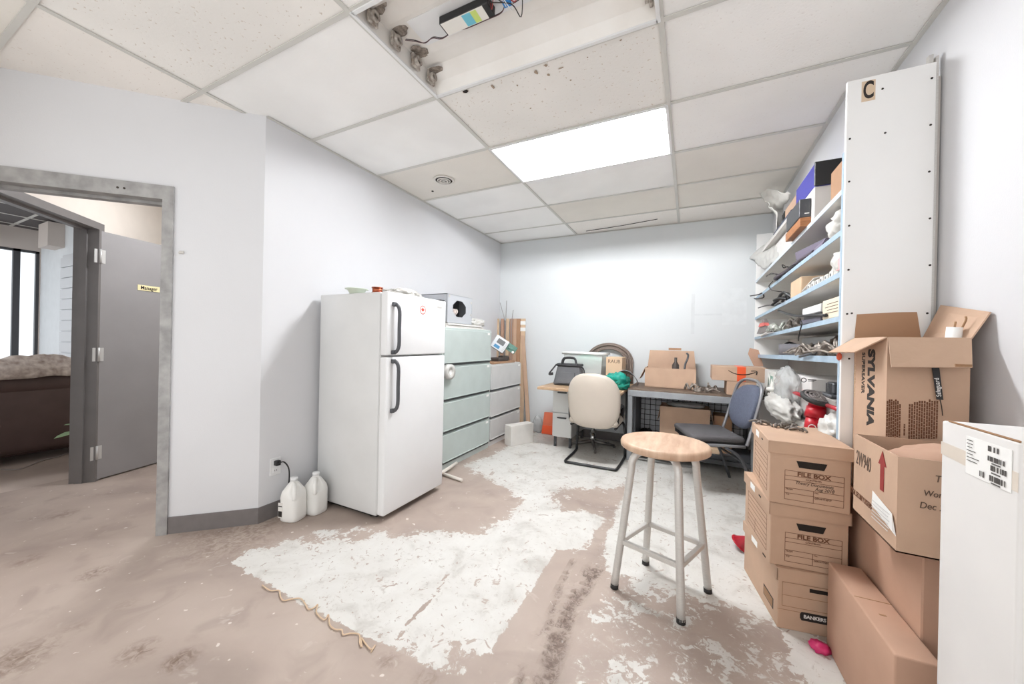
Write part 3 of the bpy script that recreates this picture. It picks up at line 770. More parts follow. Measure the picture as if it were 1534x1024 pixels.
# ================================================================ FRIDGE
FX0, FX1, FY0, FY1, FZ = -2.44, -1.845, 1.765, 2.40, 1.525
fr = thing('refrigerator', 'white two-door refrigerator with dark grey handles and a red maple leaf sticker', 'refrigerator', ((FX0 + FX1) / 2, (FY0 + FY1) / 2, 0))
b = MB(); b.box(FX0, FX1, FY0, FY1, .035, FZ, .008, 2); b.build('body', FRIDGE, fr)
b = MB(); b.box(FX0 + .03, FX1 - .05, FY0 + .03, FY1 - .03, .012, .036); b.box(FX1 - .05, FX1 - .02, FY0 + .03, FY1 - .03, .014, .07); b.build('kick_plate', BLACK, fr)
for xx in (FX0 + .06, FX1 - .09):
    for yy in (FY0 + .06, FY1 - .06):
        b = MB(); b.cyl((xx, yy, 0), (xx, yy, .03), .02, n=10); b.build('foot', BLACK, fr)
ZS = 1.098
b = MB(); b.box(FX1, FX1 + .008, FY0 + .008, FY1 - .008, .05, FZ - .01); b.build('door_seal', GREY, fr)
for nm, za, zb in (('freezer_door', ZS + .006, FZ + .002), ('fridge_door', .045, ZS - .006)):
    b = MB(); b.box(FX1 + .008, FX1 + .065, FY0 + .001, FY1 - .001, za, zb, .01, 3); dr = b.build(nm, FRIDGED, fr)
    h0, h1 = (1.125, 1.445) if nm[1] == 'r' and nm[2] == 'e' else (.735, 1.065)
    yh = FY0 + .075; xf = FX1 + .065; b = MB()
    b.tube([(xf - .002, yh - .018, h0), (xf + .022, yh - .010, h0 + .004), (xf + .036, yh, h0 + .045), (xf + .036, yh, (h0 + h1) / 2), (xf + .036, yh, h1 - .045), (xf + .022, yh - .010, h1 - .004), (xf - .002, yh - .018, h1)], .0125, 8, 4)
    b.box(xf - .001, xf + .02, yh - .036, yh - .004, h0 - .014, h0 + .014, .004); b.box(xf - .001, xf + .02, yh - .036, yh - .004, h1 - .014, h1 + .014, .004)
    b.build('handle', DKGREY, dr)
    if nm == 'freezer_door': fdoor = dr
xf = FX1 + .0652; yl, zl = 2.115, 1.433
b = MB(); b.cyl((xf - .001, yl, zl), (xf + .0006, yl, zl), .033, n=32); st = b.build('sticker', PAPER, fdoor); st['label'] = 'round white sticker with a red maple leaf'
b = MB(); b.lathe([(.027, 0), (.0325, 0), (.0325, .0005), (.027, .0005)], (0, 0, 0), 32, Matrix.Translation((xf + .0007, yl, zl)) @ Matrix.Rotation(math.pi / 2, 4, 'Y'), True)
lfp = [(0, .5), (.08, .34), (.17, .38), (.13, .14), (.24, .25), (.27, .18), (.42, .21), (.37, .06), (.44, .02), (.24, -.15), (.27, -.23), (.03, -.2), (.03, -.42)]
lfp = lfp + [(-x, y) for x, y in reversed(lfp[1:])]
b.plate([(xf + .0007, yl + x * .042, zl + y * .042) for x, y in lfp], .0006); b.build('leaf_print', mat('leaf_red', (196, 66, 50), .6), st)
b = MB(); b.box(xf - .001, xf + .0012, 2.285, 2.345, 1.463, 1.478, .003); b.build('badge', STEEL, fdoor)
b = MB(); b.box(FX1 + .005, FX1 + .06, FY1 - .06, FY1 - .01, FZ, FZ + .012, .003); b.build('hinge_cap', BLACK, fr)
# things on the fridge
p = px(537, 436, Z=FZ)
ds = thing('dish', 'small pale green plastic dish on the refrigerator top', 'dish', (-2.13, 1.82, FZ))
b = MB(); b.lathe([(0, 0), (.045, 0), (.062, .03), (.078, .034), (.078, .038), (.06, .036), (.043, .006), (0, .006)], (-2.13, 1.82, FZ)); b.build('bowl', mat('pale_green', (206, 216, 200), .5), ds)
sp = thing('wire_spool', 'copper wire spool standing on the refrigerator', 'spool', (-1.93, 1.82, FZ))
for z in (0, .034):
    b = MB(); b.cyl((-1.93, 1.82, FZ + z), (-1.93, 1.82, FZ + z + .005), .038, n=24); b.build('flange', COPPER, sp)
b = MB(); b.cyl((-1.93, 1.82, FZ + .005), (-1.93, 1.82, FZ + .034), .033, n=24); b.build('winding', COPPER, sp)
b = MB(); b.blob((-1.96, 2.08, FZ + .02), (.1, .15, .03), .35, 2.4, 3, 4, flat=FZ + .001); b.blob((-1.95, 2.1, FZ + .035), (.07, .1, .03), .35, 2.4, 5, 4, flat=FZ + .001)
solo('cloth', b, CLOTH, 'white crumpled cloth on top of the refrigerator', 'cloth')

# outlet, plug and cord
p = px(412, 698, X=XL); ou = thing('wall_outlet', 'white wall outlet with a black plug in it', 'outlet', (XL, p.y, p.z - .06))
b = MB(); b.box(XL, XL + .006, p.y - .036, p.y + .036, p.z - .058, p.z + .058, .003); b.build('cover_plate', WHITE, ou)
for dz in (.026, -.026):
    b = MB(); b.box(XL + .005, XL + .009, p.y - .017, p.y + .017, p.z + dz - .017, p.z + dz + .017, .003); rc = b.build('receptacle', WHITE, ou)
    b = MB()
    for dy in (-.006, .006): b.box(XL + .008, XL + .0095, p.y + dy - .0013, p.y + dy + .0013, p.z + dz - .004, p.z + dz + .006)
    b.build('slot', HOLE, rc)
zt = p.z + .028
cd = thing('appliance_lead', 'black power cord hanging from the outlet behind the white jugs', 'cord', (XL + .05, p.y + .05, 0))
b = MB(); b.box(XL + .0095, XL + .042, p.y - .016, p.y + .016, zt - .018, zt + .016, .006, 2); b.build('plug', BLACK, cd)
b = MB(); b.tube([(XL + .04, p.y, zt), (XL + .065, p.y + .02, zt + .005), (XL + .07, p.y + .05, zt - .05), (XL + .05, p.y + .065, zt - .15), (XL + .04, p.y + .06, .17), (XL + .035, p.y + .08, .03), (XL + .03, p.y + .17, .012), (XL + .035, p.y + .26, .04), (XL + .03, p.y + .3, .2), (XL + .03, FY0 + .04, .26)], .0045, 8, 6); b.build('cable', BLACK, cd)

# milk-white jugs
def jug(c, rz, label):
    r = thing('plastic_jug', label, 'jug', c, rz, 'white plastic jugs by the refrigerator')
    M = frame(c, rz); b = MB(M); n = 32; rings = []
    prof = [(.060, 0), (.066, .006), (.067, .03), (.067, .15), (.066, .165), (.060, .19), (.048, .215), (.032, .238), (.021, .246), (.02, .262)]
    for rr, z in prof:
        k = 3.4 if z < .2 else 2.2; ring = []
        for j in range(n):
            a = 2 * math.pi * j / n; ca, sa = math.cos(a), math.sin(a)
            q = (abs(ca) ** k + abs(sa) ** k) ** (-1 / k)
            x, y = rr * q * ca, rr * q * sa * .95
            if .165 < z < .24 and x > .012 and y < -.005:      # hollow beside the grip
                s_ = min(1, (x - .012) / .03); x -= .5 * s_ * (x - .012); y += .3 * s_ * abs(y)
            ring.append(b.bm.verts.new(M @ Vector((x, y, z))))
        rings.append(ring)
    for A, B in zip(rings[:-1], rings[1:]):
        for j in range(n):
            f = b.bm.faces.new([A[j], A[(j + 1) % n], B[(j + 1) % n], B[j]]); f.smooth = True
    b.bm.faces.new(rings[0][::-1]); b.bm.faces.new(rings[-1]); b.build('bottle', JUG, r)
    b = MB(M); b.lathe([(0, .276), (.02, .276), (.0225, .273), (.0225, .256), (0, .256)]); b.build('cap', WHITE, r)
    b = MB(M); b.tube([(.018, -.018, .243), (.048, -.05, .222), (.062, -.062, .185), (.06, -.058, .155)], [.010, .012, .012, .013], 10, 4); b.build('grip', JUG, r)
    b = MB(M); b.box(-.058, -.026, -.0655, -.0625, .03, .125); lb = b.build('label', PAPERW, r)
    b = MB(M); b.box(-.056, -.028, -.0662, -.0654, .035, .072); b.box(-.056, -.028, -.0662, -.0654, .10, .106); b.build('print', INK, lb)
    return r
jug(px(440, 778, Z=0) + Vector((-.02, .01, 0)), R(14), 'white plastic jug in front, nearest the outlet')
jug(px(474, 767, Z=0) + Vector((-.02, .005, 0)), R(6), 'white plastic jug tucked against the refrigerator side')

# ================================================================ FILING CABINETS
def cabinet(name, label, x0, x1, y0, y1, z1, faces_, colour, tall):
    r = thing(name, label, 'filing cabinet', ((x0 + x1) / 2, (y0 + y1) / 2, 0))
    b = MB(); b.box(x0, x1 - .02, y0, y1, .0, z1, .004); b.build('carcass', colour, r)
    for za, zb in faces_:
        b = MB(); b.box(x1 - .02, x1, y0 + .012, y1 - .012, za, zb, .004); d = b.build('drawer', colour, r)
        b = MB(); b.box(x1 - .019, x1 - .0185 + .006, y0 + .014, y1 - .014, za - .028, za - .003); b.build('drawer_pull', RECESS, d)
        b = MB(); b.box(x1 - .006, x1 + .006, y0 + .014, y1 - .014, za - .004, za + .006, .002); b.build('drawer_lip', colour, d)
        b = MB(); b.box(x1, x1 + .002, y1 - .10, y1 - .05, zb - .035, zb - .012); b.build('label_holder', PAPER, d)
    b = MB(); b.box(x1 - .02, x1 - .012, y0 + .02, y1 - .02, .0, .05); b.build('plinth', colour, r)
    return r
gz = [(px(733, v, X=-2.03).z) for v in (494, 534, 540, 574, 585, 622, 640, 668)]
cabinet('filing_cabinet', 'tall sage green four-drawer filing cabinet beside the refrigerator', XL + .004, -2.03, 2.72, 3.615, 1.335, [(.075, .325), (.365, .625), (.665, .955), (1.0, 1.315)], GREEN, True)
cabinet('filing_cabinet', 'lower light grey three-drawer filing cabinet in the back corner', XL + .004, -2.04, 3.63, 4.46, .94, [(.075, .30), (.34, .615), (.655, .925)], GREY, False)

# metal housing on the green cabinet
X = -2.1; a = px(672, 440, X=X); c = px(708, 484, X=X)
mbx = thing('metal_housing', 'grey metal equipment case with a dark octagonal opening, on the green cabinet', 'case', (-2.25, 3.06, 1.385))
za, zb, ya_, yb_ = 1.385, 1.665, 2.85, 3.29
b = MB(); t = .006
b.box(-2.42, X, ya_, yb_, za, za + t); b.box(-2.42, X, ya_, yb_, zb - t, zb); b.box(-2.42, X, ya_, ya_ + t, za, zb); b.box(-2.42, X, yb_ - t, yb_, za, zb); b.box(-2.42, -2.414, ya_, yb_, za, zb)
b.build('shell', mat('case_grey', (188, 191, 196), .4, .4), mbx)
ym, zm = 3.06, 1.53; oc = [(math.cos(R(22.5 + 45 * k)), math.sin(R(22.5 + 45 * k))) for k in range(8)]
P = [(X - .002, ya_, za), (X - .002, yb_, za), (X - .002, yb_, zb), (X - .002, ya_, zb)]; P2 = [(X - .002, ym + .125 * q, zm + .088 * w) for q, w in oc]
b = MB(); b.faces(P + P2, [[1, 2, 4 + 0, 4 + 7], [2, 4 + 1, 4 + 0], [2, 3, 4 + 2, 4 + 1], [3, 4 + 3, 4 + 2], [3, 0, 4 + 4, 4 + 3], [0, 4 + 5, 4 + 4], [0, 1, 4 + 6, 4 + 5], [1, 4 + 7, 4 + 6]])
o = b.build('front_plate', mat('case_face', (196, 199, 204), .4, .3), mbx); so = o.modifiers.new('t', 'SOLIDIFY'); so.thickness = .003
b = MB(); b.box(X - .16, X - .155, ya_ + .02, yb_ - .02, za + .02, zb - .02); b.build('inner_plate', mat('case_inner', (96, 98, 102), .5), mbx)
for q in range(4):
    b = MB(); b.tube([(X - .1, ym - .06 + .03 * q, zm - .08), (X - .06, ym - .05 + .03 * q, zm - .03), (X - .08, ym - .02 + .025 * q, zm + .0), (X - .09, ym + .02 * q - .03, zm - .05)], .008, 7, 4); b.build('wire', mat('pale_wire', (226, 214, 208), .6), mbx)
b = MB()
for yy, zz in ((ya_ + .03, zb - .02), (yb_ - .02, zb - .05), (yb_ - .02, za + .1)): b.box(X, X + .003, yy - .012, yy + .012, zz - .012, zz + .012, .002)
b.build('latch', STEEL, mbx)
# papers under it
b = MB()
for k in range(5): b.box(-2.40 + .01 * k, -2.06 - .008 * (k % 3), 2.78 + .012 * k, 3.52 - .02 * k, 1.3355 + .009 * k, 1.343 + .009 * k, xf=None)
solo('paper_stack', b, PAPERW, 'flat stack of papers under the grey metal case', 'papers')
b = MB(); b.blob((-2.13, 3.43, 1.41), (.05, .13, .045), .3, 2.2, 8, 4, flat=1.3795); solo('plastic_bag', b, MILKY, 'crumpled white bag at the right end of the paper stack', 'bag')
# white roll hanging on the cabinet front
p = px(673, 556, X=-2.02); rl = thing('tape_roll', 'white roll of plastic film hung between refrigerator and green cabinet', 'roll', (-2.0, 2.76, p.z - .07))
b = MB(); b.lathe([(.03, 0), (.07, 0), (.07, .05), (.03, .05)], (0, 0, 0), 28, Matrix.Translation((-2.024, 2.76, p.z)) @ Matrix.Rotation(math.pi / 2, 4, 'Y'), True); b.build('film', MILKY, rl)
b = MB(); b.cyl((-2.026, 2.76, p.z), (-1.985, 2.76, p.z), .03, n=20); b.build('core', PAPER, rl)
# foot frame sticking out between fridge and cabinet
sb = thing('stand_base', 'white metal stand foot poking out beside the refrigerator', 'stand', (-1.95, 2.62, 0))
b = MB(); b.tube([px(655, 706, Z=.02), px(692, 719, Z=.016)], .014, 8); b.build('leg', mat('off_white_metal', (222, 216, 208), .5), sb)
b = MB(); b.tube([px(655, 712, Z=.03), px(684, 693, Z=.05)], .014, 8); b.build('leg', mat('off_white_metal', (222, 216, 208), .5), sb)
b = MB(); pp = px(655, 709, Z=.025); b.cyl((pp.x, pp.y, 0), (pp.x, pp.y, .5), .014, n=10); b.build('post', mat('off_white_metal', (222, 216, 208), .5), sb)

# alarm panel leaning on the grey cabinet
ap = thing('control_panel', 'grey electronic control panel lying tilted on the grey cabinet', 'device', (-2.2, 4.02, .966))
O = px(749, 515, X=-2.13); nn = (Vector((0, 0, EYE + .5)) - O).normalized(); rr_ = Vector((0, 0, 1)).cross(nn).normalized(); uu_ = nn.cross(rr_); ax = rr_ * math.cos(R(-32)) + uu_ * math.sin(R(-32)); ay = nn.cross(ax).normalized()
M = basis(O, ax, ay); zdir = M.col[2].xyz
if zdir.x < 0: M = basis(O, -ax, ay)
b = MB(M); b.box(-.092, .092, -.085, .085, -.06, 0, .010, 2); b.build('case', mat('device_dark', (88, 90, 94), .5), ap)
b = MB(M); b.box(-.09, .09, -.083, .083, 0, .010, .008, 2); b.build('face_plate', mat('device_face', (226, 230, 234), .45), ap)
b = MB(M); b.box(-.05, .05, -.005, .058, .0101, .013); b.build('screen', LCD, ap)
b = MB(M); b.box(-.055, .02, -.066, -.028, .0101, .012); b.build('label', BLUEL, ap)
b = MB(M)
for i in range(6):
    for j in range(2): b.box(.058 + .012 * j, .067 + .012 * j, -.06 + .02 * i, -.048 + .02 * i, .010, .013)
b.build('keypad', GREY, ap)
b = MB(M); b.box(.07, .215, -.01, .085, -.06, -.052); b.box(.11, .14, .02, .05, -.052, -.035); b.box(.16, .2, .03, .07, -.052, -.04); b.build('circuit_board', GREENP, ap)
b = MB(M); b.cyl((.19, .005, -.05), (.19, .005, -.03), .016, n=14); b.build('coil', PAPER, ap)
b = MB(); b.box(-2.24, -2.09, 3.9, 4.12, .9655, 1.01, .01); b.box(-2.2, -2.1, 4.08, 4.2, .9655, 1.03, .01); solo('metal_bracket', b, mat('bracket_dark', (70, 62, 58), .6), 'dark bracket under the tilted control panel on the grey cabinet', 'bracket')
b = MB(); b.box(-2.42, -2.06, 3.72, 4.30, .9405, .965, .004); solo('cardboard_sheet', b, CARDD, 'cardboard piece lying on the grey cabinet under the control panel', 'cardboard')
# strips standing in the corner
cols = [CARDL, CARDP, CARDD, CARDL, CARDP, CARD, CARDD, CARDL]
desc = ['pale cardboard strip standing at the left of the corner bundle', 'pinkish cardboard strip second in the corner bundle', 'narrow brown strip third in the corner bundle', 'pale strip fourth in the corner bundle',
        'reddish cardboard strip fifth in the corner bundle', 'brown cardboard strip in the middle of the corner bundle', 'worn brown strip near the right of the corner bundle', 'pale strip with white tape at the right of the corner bundle']
us = [(741, 748), (750, 755), (756, 758), (758, 763), (764, 769), (769, 774), (774, 780), (780, 787)]
tops = [477, 477, 480, 477, 477, 477, 477, 477]
for k, (u0, u1) in enumerate(us):
    y = 4.60 - .012 * (k % 2) - .02; q0 = px(u0, tops[k], Y=y); q1 = px(u1, tops[k], Y=y)
    b = MB(); b.box(q0.x + .002, q1.x - .002, y, y + .012 + .006 * (k % 3), 0, q0.z, .002)
    st = thing('cardboard_strip', desc[k], 'strip', ((q0.x + q1.x) / 2, y, 0), 0, 'strips standing in the back corner'); b.build('strip', cols[k], st)
    if k == 7:
        b = MB(); 
        for zz in (1.36, 1.45): b.box(q0.x, q1.x, y - .003, y + .02, zz, zz + .05)
        b.build('tape', PAPER, st)
b = MB(); q0 = px(783, 500, Y=4.55); q1 = px(794, 632, Y=4.5)
b.hexa([(q1.x - .045, 4.50, .0), (q1.x + .01, 4.50, .0), (q1.x + .01, 4.515, .0), (q1.x - .045, 4.515, .0)], [(q0.x - .03, 4.56, 1.3), (q0.x + .02, 4.56, 1.3), (q0.x + .02, 4.575, 1.3), (q0.x - .03, 4.575, 1.3)])
solo('wood_strip', b, CARD, 'long tan wooden strip leaning beside the grey cabinet down to the floor', 'strip')
q = px(757, 480, Y=4.56)
for dx, du, dv in ((0, -8, -27), (.004, 2, -30), (.05, 12, -16)):
    b = MB(); e = px(757 + du, 480 + dv, Y=4.57); b.tube([(q.x + dx * 2, 4.56, 0.003), (q.x + dx * 2, 4.56, 1.1), (q.x + dx * 2, 4.56, q.z - .05), (e.x, 4.57, e.z)], .005, 6, 3); solo('metal_rod', b, mat('rod_grey', (150, 148, 148), .5), {-8: 'thin grey rod bent to the left above the corner strips', 2: 'tallest thin grey rod above the corner strips', 12: 'short thin rod bent to the right above the corner strips'}[du], 'rod', loc=(q.x + dx * 2, 4.56, .003))
# white board box in front of the grey cabinet
p0, p1 = px(765, 669, Z=0), px(799, 662, Z=0)
wb = thing('white_box', 'small off-white board box on the floor against the grey cabinet', 'box', (p0 + p1) / 2)
d = (p1 - p0).normalized(); L_ = (p1 - p0).length; M = basis(p0, d, Vector((0, 0, 1)).cross(d))
b = MB(M); b.box(0, L_, 0, .12, 0, .235, .004); b.build('body', mat('board_white', (222, 219, 214), .7, var=.05), wb)
# orange sheet in a clear bag
p = px(825, 653, Z=0)
ob = thing('sheet_pack', 'orange sheet pack leaning on the wall under the desk', 'pack', (p.x, 4.5, 0))
q0 = px(814, 622, Y=4.55); q1 = px(840, 652, Y=4.5)
b = MB(); b.hexa([(q0.x, 4.50, .0), (q1.x, 4.50, .0), (q1.x, 4.53, .0), (q0.x, 4.53, .0)], [(q0.x, 4.58, .27), (q1.x, 4.58, .28), (q1.x, 4.61, .28), (q0.x, 4.61, .27)]); b.build('sheets', ORANGE, ob)
b = MB(); b.hexa([(q0.x, 4.494, .01), (q1.x - .01, 4.494, .01), (q1.x - .01, 4.499, .01), (q0.x, 4.499, .01)], [(q0.x, 4.525, .11), (q1.x - .01, 4.525, .11), (q1.x - .01, 4.53, .11), (q0.x, 4.53, .11)]); b.build('label', ORTAPE, ob)
p = px(804, 648, Z=0); b = MB(); b.blob((p.x, 4.54, .1), (.06, .045, .11), .25, 2.2, 2, 4, flat=.001); solo('plastic_bag', b, CLEAR, 'clear plastic bag beside the orange sheet pack', 'bag')

def hit(u, v, O, N):
    d = px(u, v, Z=0 if v > 520 else 3) - Vector((0, 0, EYE)); e = Vector((0, 0, EYE)); N = Vector(N)
    return e + d * ((Vector(O) - e).dot(N) / d.dot(N))
# ================================================================ DESK AND CHAIRS
dk = thing('desk', 'light wooden desk against the back wall, loaded with bags and bins', 'desk', (-1.03, 4.15, 0))
b = MB(); b.box(-1.48, -.595, 3.66, 4.625, .70, .73, .004); b.build('desk_top', WOODD, dk)
b = MB(); b.box(-1.42, -1.19, 4.02, 4.6, .12, .70, .004); pd = b.build('pedestal', mat('desk_white', (222, 223, 222), .5), dk)
for za, zb in ((.13, .40), (.41, .69)):
    b = MB(); b.box(-1.417, -1.193, 4.002, 4.02, za, zb, .003); dr = b.build('drawer', mat('desk_white', (222, 223, 222), .5), dk)
    b = MB(); b.box(-1.36, -1.25, 3.988, 4.004, zb - .06, zb - .045, .003); b.build('drawer_handle', DKGREY, dr)
for xx in (-1.395, -1.215):
    for yy in (4.05, 4.56):
        b = MB(); b.cyl((xx, yy, 0), (xx, yy, .12), .018, n=10); b.build('leg', DKGREY, dk)
b = MB(); b.box(-.62, -.60, 4.12, 4.58, 0, .70, .003); b.build('end_panel', DKGREY, dk)

ch = thing('office_chair', 'beige-backed chair on a black tubular cantilever frame, facing the desk', 'chair', (-.85, 3.75, 0))
# shell: rounded slab, slightly curved
b = MB(); cx, cyy = -.842, 3.50; P = []; nn_ = 40
def shell_ring(s, y0, inset):
    out = []
    for k in range(nn_):
        a = 2 * math.pi * k / nn_; ca, sa = math.cos(a), math.sin(a)
        e = 2.6 if sa > 0 else 4.2
        q = (abs(ca) ** e + abs(sa) ** e) ** (-1 / e)
        x = (.262 - inset) * q * ca; z = (.272 - inset) * q * sa
        x *= 1 - .07 * max(0, -z / .27)
        y = y0 + .045 * (x / .25) ** 2 * 1.2 + (.05 * (z / .27) if True else 0) * -.7 + .0
        out.append(Vector((cx + x, y, .65 + z)))
    return out
A_ = [shell_ring(0, cyy + .02, .0), shell_ring(0, cyy, .006), shell_ring(0, cyy - .012, .03), shell_ring(0, cyy - .018, .10), shell_ring(0, cyy - .02, .19)]
B_ = [shell_ring(0, cyy + .05, .012), shell_ring(0, cyy + .062, .05), shell_ring(0, cyy + .066, .16)]
rings = B_[::-1] + A_
vv = [[b.bm.verts.new(p) for p in rg] for rg in rings]
for Aq, Bq_ in zip(vv[:-1], vv[1:]):
    for k in range(nn_):
        f = b.bm.faces.new([Aq[k], Aq[(k + 1) % nn_], Bq_[(k + 1) % nn_], Bq_[k]]); f.smooth = True
for rg in (vv[0], vv[-1]):
    f = b.bm.faces.new(rg if rg is vv[-1] else rg[::-1]); f.smooth = True
b.build('backrest', BEIGE, ch)
b = MB(); b.box(-1.09, -.60, 3.56, 4.02, .40, .475, .03, 3); b.build('seat', mat('beige_seat', (176, 166, 154), .7), ch)
b = MB(); r_ = .0135
b.tube([(-1.07, 3.60, .385), (-1.07, 3.90, .385), (-1.085, 4.0, .36), (-1.115, 4.015, .26), (-1.12, 4.0, .06), (-1.12, 3.96, r_ + .001), (-1.115, 3.60, r_ + .001), (-1.10, 3.535, r_ + .001), (-1.06, 3.525, r_ + .001), (-.66, 3.53, r_ + .001), (-.61, 3.54, r_ + .001), (-.60, 3.62, r_ + .001), (-.595, 3.96, r_ + .001), (-.595, 4.0, .06), (-.60, 4.015, .26), (-.615, 4.0, .36), (-.63, 3.90, .385), (-.63, 3.60, .385)], r_, 10, 3)
b.build('cantilever_frame', BLACK, ch)
for sx, x in ((-1, -1.105), (1, -.585)):
    b = MB(); b.tube([(x - sx * .03, 3.59, .44), (x - sx * .025, 3.59, .53), (x - sx * .02, 3.64, .585), (x - sx * .02, 3.80, .585), (x - sx * .02, 3.86, .55), (x - sx * .03, 3.86, .44)], .014, 8, 4, flat=1.6); b.build('armrest', BLACK, ch)
b = MB(); b.box(-.97, -.72, 3.565, 3.62, .385, .40, .004); b.build('back_bracket', BLACK, ch)

sw = thing('swivel_stool', 'chrome pedestal seat pushed under the desk behind the beige chair', 'stool', (-1.0, 4.24, 0))
b = MB(); b.cyl((-1.0, 4.24, .06), (-1.0, 4.24, .40), .022, n=14); b.cyl((-1.0, 4.24, .05), (-1.0, 4.24, .16), .032, n=14); b.build('post', CHROME, sw)
for k in range(4):
    a = R(20 + 90 * k); b = MB(); e = Vector((-1.0 + .25 * math.cos(a), 4.24 + .25 * math.sin(a), .022))
    b.tube([(-1.0, 4.24, .07), e + Vector((0, 0, .004))], [.022, .014], 8); b.cyl(e + Vector((0, 0, -.0215)), e + Vector((0, 0, .0)), .014, n=10); b.build('foot', mat('foot_steel', (120, 116, 114), .4, .6), sw)
b = MB(); b.lathe([(0, .40), (.12, .40), (.14, .415), (.14, .44), (.12, .455), (0, .455)], (-1.0, 4.24, 0)); b.build('seat', CHARF, sw)

# black bag
bg = thing('carry_bag', 'grey and black soft carry bag on the left end of the desk', 'bag', (-1.22, 4.02, .73))
b = MB(); bt = [(-1.40, 3.92, .732), (-1.05, 3.92, .732), (-1.05, 4.14, .732), (-1.40, 4.14, .732)]; tp = [(-1.365, 3.98, .96), (-1.10, 3.98, .96), (-1.10, 4.10, .96), (-1.365, 4.10, .96)]
b.hexa(bt, tp); o = b.build('body', BAGF, bg); bv = o.modifiers.new('bev', 'BEVEL'); bv.width = .025; bv.segments = 3
b = MB(); b.tube([(-1.37, 3.972, .955), (-1.10, 3.972, .955)], .011, 8); b.box(-1.375, -1.09, 3.975, 4.105, .945, .975, .01, 2); b.build('zip_top', BAGK, bg)
b = MB(); b.tube([(-1.31, 3.985, .96), (-1.29, 3.99, 1.03), (-1.22, 3.99, 1.045), (-1.16, 3.99, 1.03), (-1.14, 3.985, .96)], .012, 8, 4, flat=1.5); b.build('handle', BAGK, bg)
b = MB(); b.tube([(-1.12, 3.975, .96), (-1.05, 3.95, .93), (-1.03, 3.93, .85), (-1.04, 3.93, .78)], .014, 8, 4, flat=.4); b.tube([(-1.37, 3.97, .965), (-1.41, 3.93, .90), (-1.44, 3.92, .855), (-1.39, 3.91, .86)], .016, 8, 4, flat=.4); b.build('strap', BAGK, bg)
b = MB(); b.hexa([(-1.34, 3.905, .76), (-1.14, 3.905, .76), (-1.14, 3.925, .76), (-1.34, 3.925, .76)], [(-1.32, 3.945, .88), (-1.15, 3.945, .88), (-1.15, 3.96, .88), (-1.32, 3.96, .88)]); b.build('pocket', BAGF, bg)
# translucent bin with green contents
bn = thing('storage_bin', 'translucent plastic storage bin with green contents on the desk behind the bag', 'bin', (-1.1, 4.36, .73))
b = MB(); x0, x1, y0, y1, z0, z1 = -1.36, -.90, 4.20, 4.55, .732, 1.09; t = .004; f_ = .02
for q in ((x0, x0 + f_, 0), (x1, x1 - f_, 1)):
    pass
b.hexa([(x0 + f_, y0 + f_, z0), (x1 - f_, y0 + f_, z0), (x1 - f_, y0 + f_ + t, z0), (x0 + f_, y0 + f_ + t, z0)], [(x0, y0, z1), (x1, y0, z1), (x1, y0 + t, z1), (x0, y0 + t, z1)])
b.hexa([(x0 + f_, y1 - f_ - t, z0), (x1 - f_, y1 - f_ - t, z0), (x1 - f_, y1 - f_, z0), (x0 + f_, y1 - f_, z0)], [(x0, y1 - t, z1), (x1, y1 - t, z1), (x1, y1, z1), (x0, y1, z1)])
b.hexa([(x0 + f_, y0 + f_, z0), (x0 + f_ + t, y0 + f_, z0), (x0 + f_ + t, y1 - f_, z0), (x0 + f_, y1 - f_, z0)], [(x0, y0, z1), (x0 + t, y0, z1), (x0 + t, y1, z1), (x0, y1, z1)])
b.hexa([(x1 - f_ - t, y0 + f_, z0), (x1 - f_, y0 + f_, z0), (x1 - f_, y1 - f_, z0), (x1 - f_ - t, y1 - f_, z0)], [(x1 - t, y0, z1), (x1, y0, z1), (x1, y1, z1), (x1 - t, y1, z1)])
b.box(x0 + f_, x1 - f_, y0 + f_, y1 - f_, z0, z0 + t); b.build('tub', TRANSL, bn)
b = MB(); b.tube([(x0 - .012, y0 - .012, z1), (x1 + .012, y0 - .012, z1), (x1 + .012, y1 + .012, z1), (x0 - .012, y1 + .012, z1)], .014, 8, closed=True); b.build('rim', mat('bin_rim', (236, 238, 236), .35), bn)
b = MB(); b.blob((-1.12, 4.37, .98), (.17, .12, .085), .2, 2.5, 4, 3); solo('green_bundle', b, mat('mint_green', (132, 206, 182), .6), 'mint green bundle inside the translucent bin', 'bundle')
b = MB(); b.box(-1.30, -.98, 4.27, 4.5, .74, .90, .01); solo('white_box', b, PAPER, 'white box inside the translucent bin below the green bundle', 'box')
# brown box with printed letters
cb = thing('cardboard_box', 'small upright brown box with faint letters, right of the translucent bin', 'box', (-.77, 4.35, .73))
b = MB(); b.box(-.86, -.68, 4.22, 4.48, .732, 1.06, .004); b.build('body', CARDL, cb)
text('RAUB', .055, basis((-.77, 4.2195, 1.01), (1, 0, 0), (0, 0, 1)), INKG, cb)
